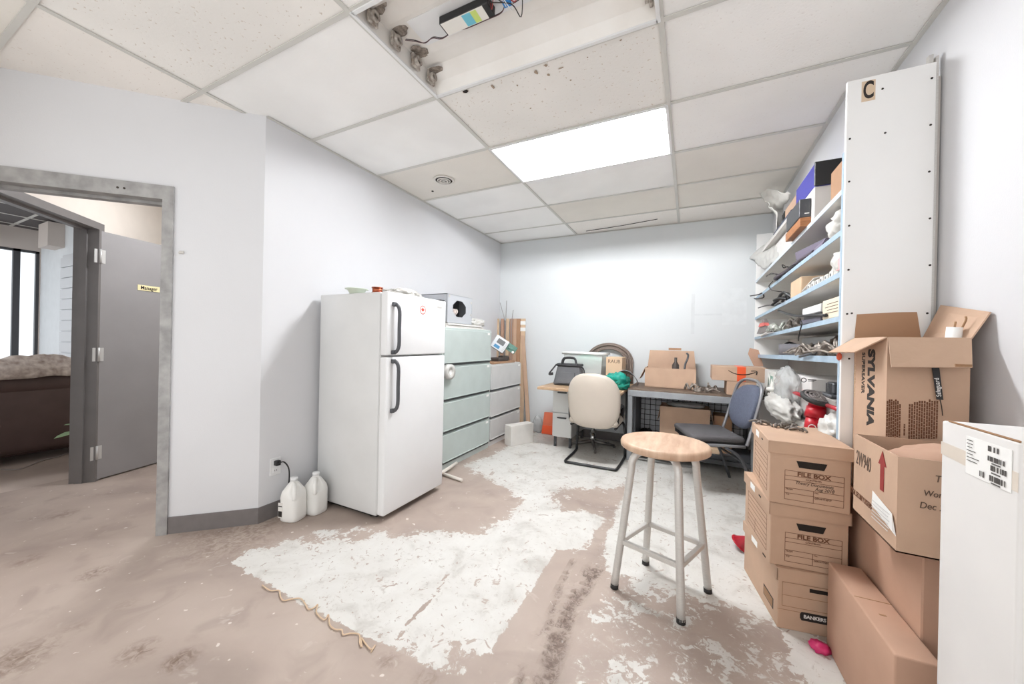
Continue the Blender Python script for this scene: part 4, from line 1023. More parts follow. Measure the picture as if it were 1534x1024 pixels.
# hoses coiled behind
hs = MB()
for k in range(5):
    r0 = .185 + .017 * k; yy = 4.585 + .008 * (k % 3)
    hs.tube([(-.90 + r0 * 1.12, yy, .742)] + [(-.90 + r0 * 1.12 * math.cos(R(a)), yy, .985 + r0 * .9 * math.sin(R(a))) for a in range(-10, 150 + 5 * k, 12)], .011, 8, 2)
solo('hose_coil', hs, HOSE, 'coil of brown hoses standing against the wall behind the bin', 'hose', loc=(-.89, 4.59, .73))
b = MB(); b.blob((-.70, 3.98, .80), (.115, .10, .085), .35, 2.6, 6, 4, flat=.733); b.blob((-.66, 3.93, .84), (.07, .06, .06), .35, 2.6, 9, 3, flat=.733)
solo('plastic_bag', b, TEAL, 'crumpled teal green plastic bag at the right end of the desk', 'bag')
b = MB()
P = []; n1, n2 = 12, 8
for i in range(n1 + 1):
    for j in range(n2 + 1):
        a = R(15 + 150 * i / n1); P.append((-.62 + .14 * math.cos(a) - .02 * j / n2, 4.04 + .24 * j / n2, .735 + .20 * math.sin(a) * (1 - .25 * j / n2)))
b.faces(P, [[i * (n2 + 1) + j, i * (n2 + 1) + j + 1, (i + 1) * (n2 + 1) + j + 1, (i + 1) * (n2 + 1) + j] for i in range(n1) for j in range(n2)], True)
o = solo('curved_cover', b, mat('cover_grey', (130, 130, 132), .5), 'curved grey plastic cover lying behind the teal bag', 'cover')
so = o.modifiers.new('t', 'SOLIDIFY'); so.thickness = .006

# ================================================================ WORKBENCH
wb = thing('workbench', 'grey metal workbench with a dark worn top, in front of the back wall', 'workbench', (0, 4.25, 0))
BX0, BX1, BY0, BY1, BZ = -.57, .575, 3.93, 4.60, .755
b = MB(); b.box(BX0, BX1, BY0 + .002, BY1, BZ - .022, BZ, .003); b.build('bench_top', BENCHT, wb)
b = MB(); b.box(BX0, BX1, BY0 - .004, BY0 + .035, BZ - .082, BZ - .018, .004); b.build('front_rail', BENCHM, wb)
b = MB(); b.box(BX0, BX0 + .035, BY0, BY1, BZ - .075, BZ - .022); b.box(BX1 - .035, BX1, BY0, BY1, BZ - .075, BZ - .022); b.box(BX0, BX1, BY1 - .035, BY1, BZ - .075, BZ - .022); b.build('side_rail', BENCHM, wb)
for x in (BX0, BX1 - .05):
    for y in (BY0, BY1 - .05):
        b = MB(); b.box(x, x + .05, y, y + .05, 0, BZ - .03, .004); b.build('leg', BENCHM if y == BY0 else DKGREY, wb)
b = MB(); b.box(BX0, BX1, BY0 + .1, BY1, .10, .125); b.build('lower_shelf', DKGREY, wb)
b = MB(); 
for z in (.09,): b.box(BX0, BX1, BY0 + .02, BY0 + .05, z, z + .04)
b.build('lower_rail', DKGREY, wb)
b = MB()
for k in range(19): b.cyl((BX0 + .05 + k * .06, BY1 - .06, .13), (BX0 + .05 + k * .06, BY1 - .06, .68), .003, n=6)
for k in range(10): b.cyl((BX0 + .03, BY1 - .056, .15 + k * .06), (BX1 - .03, BY1 - .056, .15 + k * .06), .003, n=6)
b.build('wire_grid', BLACK, wb)
b = MB(); b.box(BX0 + .03, BX1 - .03, BY1 - .048, BY1 - .042, .13, .68); b.build('back_sheet', mat('sheet_grey', (206, 208, 214), .6), wb)
b = MB(); b.box(BX0 + .045, BX0 + .07, BY0 + .1, BY1 - .08, .13, .68); b.build('side_sheet', DKGREY, wb)

def open_carton(name, label, x0, x1, y0, y1, z0, z1, material, flaps=(), rz=0, loc=None, th=.004, inner=None, group=None):
    """open-topped cardboard box; flaps: (side, length, angle from vertical outwards)"""
    c = Vector(((x0 + x1) / 2, (y0 + y1) / 2, z0)); r = thing(name, label, 'box', c, rz, group); M = frame(c, rz)
    w, d, h = x1 - x0, y1 - y0, z1 - z0; b = MB(M)
    b.box(-w/2, w/2, -d/2, -d/2 + th, 0, h); b.box(-w/2, w/2, d/2 - th, d/2, 0, h); b.box(-w/2, -w/2 + th, -d/2 + th, d/2 - th, 0, h); b.box(w/2 - th, w/2, -d/2 + th, d/2 - th, 0, h); b.box(-w/2, w/2, -d/2, d/2, 0, th)
    b.build('body', material, r)
    for side, ln, ang in flaps:
        a = R(ang); s, c_ = math.sin(a), math.cos(a); tp = .02
        if side == 'f': q = [(-w/2, -d/2, h), (w/2, -d/2, h), (w/2 - tp, -d/2 - ln*s, h + ln*c_), (-w/2 + tp, -d/2 - ln*s, h + ln*c_)]
        if side == 'b': q = [(w/2, d/2, h), (-w/2, d/2, h), (-w/2 + tp, d/2 + ln*s, h + ln*c_), (w/2 - tp, d/2 + ln*s, h + ln*c_)]
        if side == 'l': q = [(-w/2, d/2, h), (-w/2, -d/2, h), (-w/2 - ln*s, -d/2 + tp, h + ln*c_), (-w/2 - ln*s, d/2 - tp, h + ln*c_)]
        if side == 'r': q = [(w/2, -d/2, h), (w/2, d/2, h), (w/2 + ln*s, d/2 - tp, h + ln*c_), (w/2 + ln*s, -d/2 + tp, h + ln*c_)]
        b = MB(M); b.plate(q, th); b.build('flap', material, r)
    return r, M
# on the bench
bx, M = open_carton('cardboard_box', 'open brown box with a raised rear flap and a bottle in it, on the workbench', -.43, .065, 4.17, 4.45, BZ, .965, CARD, (('b', .185, 2), ('l', .14, 155)))
b = MB(M); b.box(-.03, .10, .148, .154, .40, .425); b.build('tape', CARDD, bx)
b = MB(); b.lathe([(0, .77), (.035, .77), (.035, 1.0), (.014, 1.035), (.014, 1.08), (0, 1.08)], (-.13, 4.25, 0)); solo('bottle', b, mat('dark_bottle', (66, 58, 54), .3), 'dark bottle standing in the open box on the workbench', 'bottle')
b = MB(); b.tube([(-.05, 4.26, .85), (-.04, 4.26, 1.0), (-.02, 4.27, 1.06), (-.012, 4.28, 1.11), (-.03, 4.28, 1.13)], .01, 7, 4); solo('hooked_tool', b, DKGREY, 'dark hooked tool standing beside the bottle in the open box', 'tool')
random.seed(5)
tg_ = dict(group='small tools on the workbench')
for k in range(9):
    tl = MB(); x, y = .06 + random.uniform(-.06, .2), 4.06 + random.uniform(-.06, .08); a = random.uniform(0, 6.3); L_ = random.uniform(.05, .12)
    tl.tube([(x, y, BZ + .012), (x + L_ * math.cos(a) * .5, y + L_ * math.sin(a) * .3, BZ + random.uniform(.03, .075)), (x + L_ * math.cos(a), y + L_ * math.sin(a) * .6, BZ + .012)], random.uniform(.008, .014), 7, 3); solo('hand_tool', tl, METL, 'small pale metal tool in the tangle right of the open box on the workbench', 'tool', **tg_)
tl = MB(); tl.cyl((.17, 4.03, BZ + .001), (.17, 4.03, BZ + .05), .02, n=12); tl.cyl((.17, 4.03, BZ + .05), (.17, 4.03, BZ + .10), .008, n=8); solo('screw_jack', tl, METL, 'small upright metal jack among the tools on the workbench', 'jack')
tl = MB(); tl.box(.05, .11, 4.0, 4.05, BZ + .0005, BZ + .04, .006); solo('metal_block', tl, METL, 'small metal block among the tools on the workbench', 'block')
cb = thing('cardboard_box', 'small brown box holding up the box with the arrow logo, on the workbench', 'box', (.45, 4.14, BZ))
b = MB(); b.box(.325, .56, 3.99, 4.27, BZ, .885, .003); b.build('body', CARD, cb)
b = MB(); b.box(.43, .47, 3.9885, 3.9905, BZ, .885); b.build('tape', CARDP, cb)
am = thing('cardboard_box', 'flat brown box with a curved arrow logo and an orange tape strip', 'box', (.41, 4.14, .886))
b = MB(); b.box(.20, .63, 3.985, 4.30, .886, 1.02, .003); b.build('body', CARD, am)
yf = 3.983
pl_ = [(px(u, v, Y=yf)) for u, v in ((1111, 545), (1121, 545), (1121, 566), (1111, 566))]
b = MB(); b.box(.405, .475, yf, 3.99, .886, 1.021); b.box(.405, .475, yf + .01, 4.29, 1.0195, 1.0215); b.build('tape', ORTAPE, am)
b = MB(); b.tube([(.335, yf, .985), (.37, yf, .962), (.41, yf, .950), (.45, yf, .948), (.49, yf, .953), (.53, yf, .968), (.552, yf, .978)], [.004, .007, .009, .010, .010, .008, .005], 6, 3, flat=.12)
b.tube([(.515, yf, .988), (.545, yf, .990), (.560, yf, .982), (.556, yf, .955)], .006, 6, 3, flat=.2); b.build('logo_print', INK, am)
b = MB(); b.plate([(.63, 3.985, 1.02), (.63, 4.28, 1.02), (.70, 4.24, 1.0), (.71, 4.02, .94)], .003); b.build('flap', CARD, am)
b = MB(); b.plate([(.58, 4.31, 1.02), (.66, 4.31, 1.02), (.62, 4.34, 1.18), (.545, 4.34, 1.2), (.53, 4.33, 1.14)], .004); b.build('flap', CARDP, am)
# below the bench
bx, M = open_carton('cardboard_box', 'brown open box on the shelf under the workbench', -.27, .20, 4.18, 4.46, .126, .56, CARD, (('l', .16, 170), ('r', .16, 165)))
b = MB(); b.box(.24, .40, 4.25, 4.48, .1255, .50, .003); solo('cardboard_box', b, CARDD, 'dark brown box under the workbench beside the open one', 'box')
b = MB(); b.box(.02, .28, 4.03, 4.12, .1255, .21, .003); solo('cardboard_box', b, CARDL, 'small low box lying at the front of the shelf under the workbench', 'box')
b = MB(); b.blob((-.02, 4.32, .57), (.16, .08, .03), .3, 2, 3, 3); solo('plastic_bag', b, CLEAR, 'clear bag on top of the open box under the workbench', 'bag')
b = MB(); b.blob((-.42, 4.30, .20), (.07, .1, .07), .3, 2, 5, 3, flat=.127); b.blob((-.38, 4.2, .17), (.06, .06, .05), .3, 2, 6, 3, flat=.127); solo('rag_heap', b, BLACK, 'black heap of rags under the left end of the workbench', 'rags')
b = MB(); b.box(-.30, .42, 3.99, 4.02, .126, .17, .004); solo('metal_bar', b, DKGREY, 'dark bar lying along the front of the lower workbench shelf', 'bar')

# ================================================================ BLUE CHAIR
bc = thing('banquet_chair', 'chair with a rounded blue-grey back and dark seat, by the workbench', 'chair', (.2, 3.60, 0), R(18))
M = frame((.2, 3.60, 0), R(18)) @ Matrix.Translation((-.2, -3.66, 0))
b = MB(M); b.box(-.06, .35, 3.42, 3.90, .435, .485, .022, 3); b.build('seat', CHARF, bc)
b = MB(M); b.box(-.05, .34, 3.43, 3.89, .41, .436); b.build('seat_pan', BLACK, bc)
sl = lambda z: .385 + (z - .50) * .26
b = MB(M); n = 36; rg = []
for dx, ins in ((.012, .035), (.022, .008), (.012, 0), (-.012, 0), (-.026, .012), (-.036, .06), (-.040, .14)):
    ring = []
    for k in range(n):
        a = 2 * math.pi * k / n; e = 2.5; q = (abs(math.cos(a)) ** e + abs(math.sin(a)) ** e) ** (-1 / e)
        yy = (.205 - ins) * q * math.cos(a); zz = .70 + (.185 - ins) * q * math.sin(a)
        yy *= 1 - .06 * (.70 - zz) / .185
        ring.append(b.bm.verts.new(M @ Vector((sl(zz) + dx + .03 * (1 - (yy / .2) ** 2), 3.66 + yy, zz))))
    rg.append(ring)
for A, B in zip(rg[:-1], rg[1:]):
    for k in range(n):
        f = b.bm.faces.new([A[k], A[(k + 1) % n], B[(k + 1) % n], B[k]]); f.smooth = True
b.bm.faces.new(rg[0]); b.bm.faces.new(rg[-1])
b.build('backrest', BLUEF, bc)
ft = mat('chair_tube', (150, 150, 154), .4, .5)
b = MB(M); b.tube([(.36, 3.425, .42), (.375, 3.425, .47), (sl(.62), 3.43, .62), (sl(.80), 3.44, .80), (sl(.88), 3.475, .885), (sl(.92), 3.56, .925), (sl(.93), 3.66, .93), (sl(.92), 3.76, .925), (sl(.88), 3.845, .885), (sl(.80), 3.88, .80), (sl(.62), 3.89, .62), (.375, 3.895, .47), (.36, 3.895, .42)], .0125, 10, 4); b.build('back_frame', ft, bc)
for y in (3.425, 3.895):
    b = MB(M); b.tube([(.35, y, .41), (.05, y, .41), (.0, y, .38), (-.01, y, 0.002)], .0125, 10, 3); b.build('leg', DKGREY if y > 3.5 else ft, bc)
    b = MB(M); b.tube([(.20, y, .40), (.33, y, .30), (.44, y, .002)], .0125, 10, 3); b.build('leg', DKGREY, bc)
b = MB(M); b.tube([(.36, 3.425, .27), (.36, 3.895, .27)], .01, 8); b.tube([(-.005, 3.425, .28), (-.005, 3.895, .28)], .01, 8); b.build('stretcher', DKGREY, bc)

# ================================================================ STOOL
C0 = Vector((-.103, 1.945, 0))
st = thing('bar_stool', 'round wooden-topped stool with four bent aluminium legs', 'stool', C0)
b = MB(); b.lathe([(0, .700), (.198, .700), (.206, .706), (.207, .722), (.202, .733), (.19, .7365), (0, .737)], C0, 56); b.build('seat', WOOD, st)
b = MB(); b.cyl(C0 + Vector((0, 0, .682)), C0 + Vector((0, 0, .700)), .135, n=36); b.build('seat_plate', STEEL, st)
feet = [(-.313, 1.851), (-.010, 1.756), (.105, 2.037), (-.195, 2.132)]
RUN = []
for fx, fy in feet:
    f0 = Vector((fx, fy, 0)); d = (f0 - C0); d.z = 0; dl = d.length; d.normalize()
    q = lambda r_, z: C0 + d * r_ + Vector((0, 0, z))
    rt = .158
    zat = lambda z: rt + (dl - rt) * (1 - z / .60)
    b = MB(); b.tube([q(dl, .012), q(zat(.3), .3), q(zat(.58), .58), q(rt - .002, .63), q(rt - .022, .666), q(rt - .055, .681), q(rt - .09, .682)], .0182, 12, 4, flat=1.0); lg = b.build('leg', STEEL, st)
    b = MB(); b.cyl(q(dl, 0), q(dl - .002, .022), .0192, n=14); b.build('foot_cap', RUBBER, lg)
    RUN.append((q(zat(.235), .235)))
for k in range(4):
    a, c = RUN[k], RUN[(k + 1) % 4]; d = (c - a).normalized(); M = basis((a + c) / 2, d, (0, 0, 1)); L_ = (c - a).length / 2 - .012
    b = MB(M); b.box(-L_, L_, -.011, .011, -.011, .011, .002); b.build('rung', STEEL, st)

# ================================================================ FILE BOXES
def file_box(label, nx, ny, ang, w, d, z0, z1, kind):
    """nx, ny: near left corner of the body; local x runs along the front, y along the long left side"""
    r = thing('file_box', label, 'file box', (nx, ny, z0), R(ang), 'file boxes in the stack')
    M = frame((nx, ny, z0), R(ang)); h = z1 - z0; lh = .052; o_ = .007
    b = MB(M); b.box(0, w, 0, d, 0, h - .012, .003); bd = b.build('body', CARD, r)
    b = MB(M); b.box(-o_, w + o_, -o_, d + o_, h - .006, h, .002)
    b.box(-o_, w + o_, -o_, -o_ + .004, h - lh, h - .003); b.box(-o_, w + o_, d + o_ - .004, d + o_, h - lh, h - .003)
    b.box(-o_, -o_ + .004, -o_, d + o_, h - lh, h - .003); b.box(w + o_ - .004, w + o_, -o_, d + o_, h - lh, h - .003)
    ld = b.build('lid', CARD, r)
    b = MB(M); b.box(-o_ - .0012, -o_ + .001, d * .52, d * .70, h - .040, h - .012); s_ = b.build('sticker', PAPER, ld)
    b = MB(M); b.box(-o_ - .0008, -o_ + .001, d * .28, d * .36, h - .03, h - .023); b.build('lid_slot', HOLE, ld)
    # hand hole
    hx, hz = w * .53, h * .665
    b = MB(M)
    if kind < 3: b.plate([(hx - .052, -.0008, hz + .014), (hx + .052, -.0008, hz + .014), (hx + .042, -.0008, hz - .014), (hx - .042, -.0008, hz - .014)][::-1], .0012)
    else: b.box(w * .42, w * .80, -.0008, .001, h * .67, h * .73)
    b.build('hand_hole', HOLE, bd)
    b = MB(M); P_ = -.0007; t = .0016
    def hl(x0, x1, z): b.box(x0, x1, P_, .0005, z - t / 2, z + t / 2)
    def vl(x, z0_, z1_): b.box(x - t / 2, x + t / 2, P_, .0005, z0_, z1_)
    def sy(y0, y1, z): b.box(P_, .0005, y0, y1, z - t / 2, z + t / 2)
    def sv(y, z0_, z1_): b.box(P_, .0005, y - t / 2, y + t / 2, z0_, z1_)
    if kind < 3:
        x0, x1 = w * .20, w * .92; za, zb = h * .09, h * .55; dz = (zb - za)
        zs = [za, za + dz * .22, za + dz * .40, za + dz * .68, za + dz * .82, zb]
        for z in zs: hl(x0, x1, z)
        vl(x0, za, zb); vl(x1, za, zb); vl((x0 + x1) / 2, za, zs[2])
        y0, y1 = d * .12, d * .86
        for q in (.12, .2, .28, .36, .46, .54, .62, .70): sy(y0, y1, h * q)
        sv(y0, h * .12, h * .70); sv(y1, h * .12, h * .70); sv(d * .55, h * .12, h * .36)
        pr = b.build('printed_form', INKB, bd)
        T = basis(M @ Vector(((x0 + x1) / 2, -.0008, za + dz * .905)), M.to_3x3() @ Vector((1, 0, 0)), (0, 0, 1))
        text('FILE BOX', .024, T, INKB, pr, bold=.0007, sx=1.15)
        T2 = basis(M @ Vector(((x0 + x1) / 2, -.0008, za + dz * .75)), M.to_3x3() @ Vector((1, 0, 0)), (0, 0, 1)); text('CONTENTS', .010, T2, INKB, pr)
        for (xx, zz, s) in ((x0 + .004, zs[2] - .006, 'FROM'), (x0 + .004, zs[1] - .006, 'TO'), ((x0 + x1) / 2 + .004, zs[2] - .006, 'No.'), ((x0 + x1) / 2 + .004, zs[1] - .006, 'DEPARTMENT')):
            text(s, .009, basis(M @ Vector((xx, -.0008, zz)), M.to_3x3() @ Vector((1, 0, 0)), (0, 0, 1)), INKB, pr, align='LEFT')
        if kind == 1:
            text('Theory Documents', .019, basis(M @ Vector((x0 + .1, -.0008, za + dz * .615)), M.to_3x3() @ Vector((1, 0, 0)), M.to_3x3() @ Vector((.06, 0, 1))), INKG, pr, name='handwriting', shear=.3, sx=.85)
            text('Aug 2018', .019, basis(M @ Vector((x0 + .135, -.0008, za + dz * .48)), M.to_3x3() @ Vector((1, 0, 0)), M.to_3x3() @ Vector((.06, 0, 1))), INKG, pr, name='handwriting', shear=.3, sx=.85)
    else:
        x0 = w * .06
        for z in (h * .77, h * .56, h * .38): hl(x0, w * .96, z)
        vl(x0, h * .38, h * .77); hl(0, w, h * .32)
        pr = b.build('printed_form', CARDE, bd)
        b = MB(M); b.plate([(w * .30, -.0008, h * .30), (w * .32, -.0008, h * .335), (w * .99, -.0008, h * .335), (w * .99, -.0008, h * .20), (w * .32, -.0008, h * .20), (w * .30, -.0008, h * .235)][::-1], .0013)
        lg = b.build('logo_band', INK, bd)
        text('BANKERS BOX', .020, basis(M @ Vector((w * .345, -.0022, h * .268)), M.to_3x3() @ Vector((1, 0, 0)), (0, 0, 1)), PAPERW, lg, bold=.0006, sx=.95, align='LEFT')
        b = MB(M)
        q = [(P_, d * .10, h * .18), (P_, d * .36, h * .18), (P_, d * .36, h * .36), (P_, d * .10, h * .36)]
        b.plate(q, .0012); lg = b.build('logo_band', INK, bd)
        b = MB(M); b.plate([(P_ - .0012, d * .115, h * .20), (P_ - .0012, d * .345, h * .20), (P_ - .0012, d * .345, h * .34), (P_ - .0012, d * .115, h * .34)], .0008); b.build('logo_inset', CARDE, lg)
    return r
file_box('bottom file box of the stack, with a black printed name band', .364, 1.925, 10, .275, .425, 0, .262, 3)
file_box('middle file box of the stack of three', .334, 1.935, 6.5, .275, .40, .263, .534, 2)
file_box('top file box of the stack, with handwriting on its printed form', .326, 1.930, 1.0, .275, .40, .535, .806, 1)
random.seed(11)
for k in range(12):
    b = MB(); x, y = .325 + k * .016 + random.uniform(-.01, .01), 2.305 - k * .010 + random.uniform(-.015, .015)
    a = random.uniform(0, 3.1); b.tube([(x - .03 * math.cos(a), y - .02 * math.sin(a), .812), (x, y, .818 + random.uniform(0, .012)), (x + .03 * math.cos(a), y + .02 * math.sin(a), .812)], random.uniform(.004, .007), 6, 2); solo('metal_part', b, METG, 'small dark metal part in the row along the far edge of the top file box', 'part', group='metal parts on the top file box')
for x, q in ((.435, 'left'), (.475, 'right')):
    b = MB(); b.cyl((x, 2.255 - (x - .435) * .4, .807), (x, 2.255 - (x - .435) * .4, .835), .012, n=10); solo('metal_fitting', b, METG, q + ' of two round metal fittings standing on the lid of the top file box', 'fitting')

# ================================================================ CARTONS BY THE WALL
fb = thing('cardboard_box', 'long plain box lying lowest in the foreground, below the tall brown one', 'box', (.585, 1.66, 0), R(2))
M = frame((.585, 1.66, 0), R(2))
b = MB(M); b.box(-.052, .052, -.245, .245, 0, .345, .006, 2); b.build('body', CARDP, fb)
b = MB(M); b.box(-.047, .05, .02, .024, .3445, .3457); b.box(-.012, .006, -.06, -.053, .3445, .3457); b.build('flap_seam', CARDE, fb)
eb = thing('cardboard_box', 'tall plain brown box underneath the open box with the red arrow', 'box', (.768, 1.78, 0))
b = MB(); b.box(.643, .905, 1.53, 2.085, 0, .618, .004); b.build('body', CARDP, eb)
b = MB(); b.box(.643, .905, 1.804, 1.810, .6172, .6186); b.plate([(.70, 1.5285, .58), (.9, 1.5285, .60), (.9, 1.525, .55), (.78, 1.515, .555)], .003); b.build('flap_seam', CARDE, eb)

D0 = Vector((.556, 1.448, .62)); da = R(7)
db, M = open_carton('cardboard_box', 'open box with a red arrow and 2W940 written on its side', -.02 + .575, .575 + .30, 1.455, 1.765, .62, .90, CARD, (), 0)
Q = lambda p, y: p
xf = .5545
Lm = lambda u, v: hit(u, v, (xf, 1.6, .8), (1, 0, 0))
T = lambda p: basis(p, (0, -1, 0), (0, 0, 1))
def on_left(s, u, v, size, sx, m_, **k): text(s, size, T(Lm(u, v)), m_, db, sx=sx, **k)
on_left('2W940', 1293, 691, .070, .56, INKG, name='handwriting', shear=.12)
on_left('TOTAL SECURITY SYSTEMS', 1289, 745, .028, .52, INKB)
p = Lm(1322, 699); b = MB()
b.plate([(xf - .0003, p.y + .012, p.z - .075), (xf - .0003, p.y - .012, p.z - .075), (xf - .0003, p.y - .012, p.z + .005), (xf - .0003, p.y - .026, p.z + .005), (xf - .0003, p.y, p.z + .05), (xf - .0003, p.y + .026, p.z + .005), (xf - .0003, p.y + .012, p.z + .005)], .0008); b.build('red_arrow', mat('arrow_red', (142, 44, 40), .7), db)
p0, p1 = Lm(1307, 752), Lm(1342, 790); b = MB()
zt, zb_ = Lm(1308, 735).z, Lm(1340, 806).z
b.plate([(xf - .0006, p0.y, zt), (xf - .004, p1.y + .015, zt - .02), (xf - .010, p1.y - .004, zt - .06), (xf - .003, p1.y - .008, zb_ + .012), (xf - .0006, p0.y + .005, zb_ + .04)], .0006); lb = b.build('shipping_label', PAPER, db)
b = MB()
for k in range(6): b.box(xf - .0056, xf - .0050, p1.y + .026 + .008 * (k % 2), p0.y - .010, zt - .028 - k * .011, zt - .0255 - k * .011)
b.build('label_print', GREY, lb)
for s, u, v, sz in (('T', 1400, 717, .028), ('Work', 1383, 738, .024), ('Dec 2', 1377, 756, .026)):
    p = hit(u, v, (.6, 1.4545, .8), (0, 1, 0)); text(s, sz, basis((p.x, 1.4543, p.z), (1, 0, 0), (0, 0, 1)), INKG, db, name='handwriting', shear=.15, align='LEFT', sx=.8)
b = MB(); b.blob((.73, 1.60, .865), (.12, .11, .045), .25, 2.0, 3, 3); solo('paper_wad', b, CARDP, 'crumpled brown packing paper inside the open box with the red arrow', 'paper')

cbx, M = open_carton('cardboard_box', 'open box printed SYLVANIA SUPERSAVER, flaps spread, by the right wall', .652, .862, 1.80, 2.095, .62, 1.257, CARD, (), 0, inner=None)
h = 1.257
def pl4(pts, m_=CARD, nm='flap', th=.004):
    b = MB(); b.plate(pts, th); return b.build(nm, m_, cbx)
# flaps: front folds down and forward, left juts out, back stands, right leans on the wall
fq0, fq1 = px(1335, 550, Y=1.74), px(1456, 551, Y=1.74)
pl4([(.652, 1.80, h), (.862, 1.80, h), fq1, fq0][::-1])
pl4([(.652, 2.095, h), (.652, 1.80, h), px(1281, 528, X=.585), px(1242, 528, X=.57)][::-1])
pl4([(.862, 2.095, h), (.652, 2.095, h), (.662, 2.105, h + .155), (.845, 2.105, h + .165)], CARDD)
pl4([(.862, 1.80, h), (.862, 2.095, h), (.905, 2.07, h + .14), (.905, 1.80, h + .09)])
e0, e1 = px(1431, 549, Y=1.738), px(1456, 550, Y=1.738)
pl4([e0, e1, e1 + Vector((0, -.002, .009)), e0 + Vector((0, -.002, .009))][::-1], CARDE, 'torn_edge')
XF = .6515
def cl(s, u, v, size, m_, sx=1, **k):
    p = hit(u, v, (XF, 2, 1), (1, 0, 0)); text(s, size, basis(p, (0, 0, -1), (0, -1, 0)), m_, cbx, sx=sx, **k)
cl('SYLVANIA', 1304, 580, .078, INK, .86, bold=.004)
cl('SUPERSAVER', 1293, 558, .038, INK, .80, bold=.0007)
cl('www.sylvania.com', 1281, 558, .026, CARDL, 1.1)
YFc = 1.7994; b = MB(); random.seed(3)
def cf(u, v): return hit(u, v, (.7, YFc, 1), (0, 1, 0))
for u0, u1, n, v0, v1 in ((1328, 1350, 7, 600, 655), (1353, 1357, 1, 633, 652), (1361, 1406, 12, 600, 657)):
    for k in range(n):
        u = u0 + (u1 - u0) * (k + .5) / n; top = v0 + random.choice([0, 0, 2, 5, -2])
        a, c = cf(u, top), cf(u, v1); z = a.z; wd = .0021
        while z > c.z:
            L_ = random.uniform(.006, .016); b.box(a.x - wd, a.x + wd, YFc - .0003, YFc + .0005, max(c.z, z - L_), z); z -= L_ + .0016
b.build('printed_text', INKB, cbx)
tg = thing('hang_tag', 'black tag with white lettering hanging on the front of the box printed SYLVANIA SUPERSAVER', 'tag', cf(1403, 600))
a, c = cf(1399, 548), cf(1406, 598); yy = 1.79
b = MB(); b.hexa([(c.x - .008, yy, c.z), (c.x + .008, yy, c.z), (c.x + .008, yy + .003, c.z), (c.x - .008, yy + .003, c.z)], [(a.x - .009, yy, a.z), (a.x + .009, yy, a.z), (a.x + .009, yy + .003, a.z), (a.x - .009, yy + .003, a.z)]); b.build('strap', BLACK, tg)
d_ = (a - c).normalized(); text('Safeguard', .017, basis((a + c) / 2 + Vector((0, yy - .0008 - ((a + c) / 2).y, -.015)), d_, Vector((-1, 0, 0)) if False else Vector((-d_.z, 0, d_.x))), PAPER, tg)
e = cf(1411, 622); b = MB(); b.tube([(c.x, yy + .001, c.z), (c.x + .004, yy + .002, c.z - .02), (e.x, yy + .005, e.z)], .0013, 6, 3); b.build('string', INK, tg)
p = hit(1427, 496, (.875, 2.0, 1.3), (1, 0, 0))
wr = thing('paper_roll', 'white rolled paper sticking out of the box printed SYLVANIA SUPERSAVER', 'roll', (.845, 1.87, 1.05))
b = MB(); b.cyl((.838, 1.87, 1.05), (.850, 1.86, 1.298), .020, n=18); b.build('roll', PAPER, wr)
b = MB(); b.tube([(.86, 1.855, 1.28), (.870, 1.845, 1.32), (.872, 1.85, 1.335)], .003, 6, 3); b.tube([(.85, 1.86, 1.297), (.853, 1.862, 1.318)], .003, 6); b.build('bristle', CARDE, wr)

# tall white carton in the foreground
wx = thing('white_carton', 'tall white carton with a barcode label, nearest at the right edge', 'carton', (.73, 1.13, 0))
x0, x1, y0, y1, zt = .552, .905, 1.018, 1.247, 1.045
b = MB(); b.box(x0, x1, y0, y1, 0, zt, .004, 2); b.build('body', WBOX, wx)
b = MB(); b.box(x0 + .001, x0 + .005, y0 + .002, y1 - .02, zt - .0005, zt + .004, .0015); b.build('torn_edge', CARDE, wx)
def wl(u, v): return hit(u, v, (x0, 1.1, 1), (1, 0, 0))
b = MB(); a, c = wl(1411, 668), wl(1447, 690)
b.plate([(x0 - .0006, y1, a.z + .012), (x0 - .0006, y0, a.z + .012 - .005), (x0 - .0006, y0, a.z - .03), (x0 - .0006, y1, a.z - .018)], .0006); b.box(x0 + .01, x1, y0 - .0007, y0, a.z - .03, a.z + .007); b.build('tape', mat('pale_tape', (224, 214, 202), .4, var=.05, vscale=12), wx)
b = MB(); ya_, yb_ = wl(1448, 690).y, wl(1517, 700).y; z1_, z0_ = wl(1449, 652).z, wl(1449, 708).z
b.plate([(x0 - .0015, ya_, z1_), (x0 - .0015, yb_, z1_ - .0), (x0 - .0015, yb_, z0_ + .0), (x0 - .0015, ya_, z0_)], .0008); lb = b.build('shipping_label', PAPER, wx)
b = MB(); H_ = z1_ - z0_; random.seed(21)
for f0, f1, g0, g1 in ((.52, .78, .80, .93), (.52, .92, .56, .68), (.60, .92, .34, .47), (.36, .92, .08, .22)):
    n = int((f1 - f0) * 60)
    for k in range(n):
        if random.random() < .42: continue
        y = ya_ + (yb_ - ya_) * (f0 + (f1 - f0) * k / n); b.box(x0 - .0030, x0 - .0022, y, y - abs(yb_ - ya_) * random.uniform(.005, .013), z0_ + H_ * g0, z0_ + H_ * g1)
for k in range(7): b.box(x0 - .003, x0 - .0022, ya_ - .006, ya_ - random.uniform(.02, .045), z0_ + H_ * (.9 - k * .09), z0_ + H_ * (.915 - k * .09))
for g in (.50, .27, .02): b.box(x0 - .003, x0 - .0022, ya_ + (yb_ - ya_) * .62, ya_ + (yb_ - ya_) * .8, z0_ + H_ * g, z0_ + H_ * (g + .03))
b.build('barcode', mat('barcode_grey', (92, 88, 86), .7), lb)

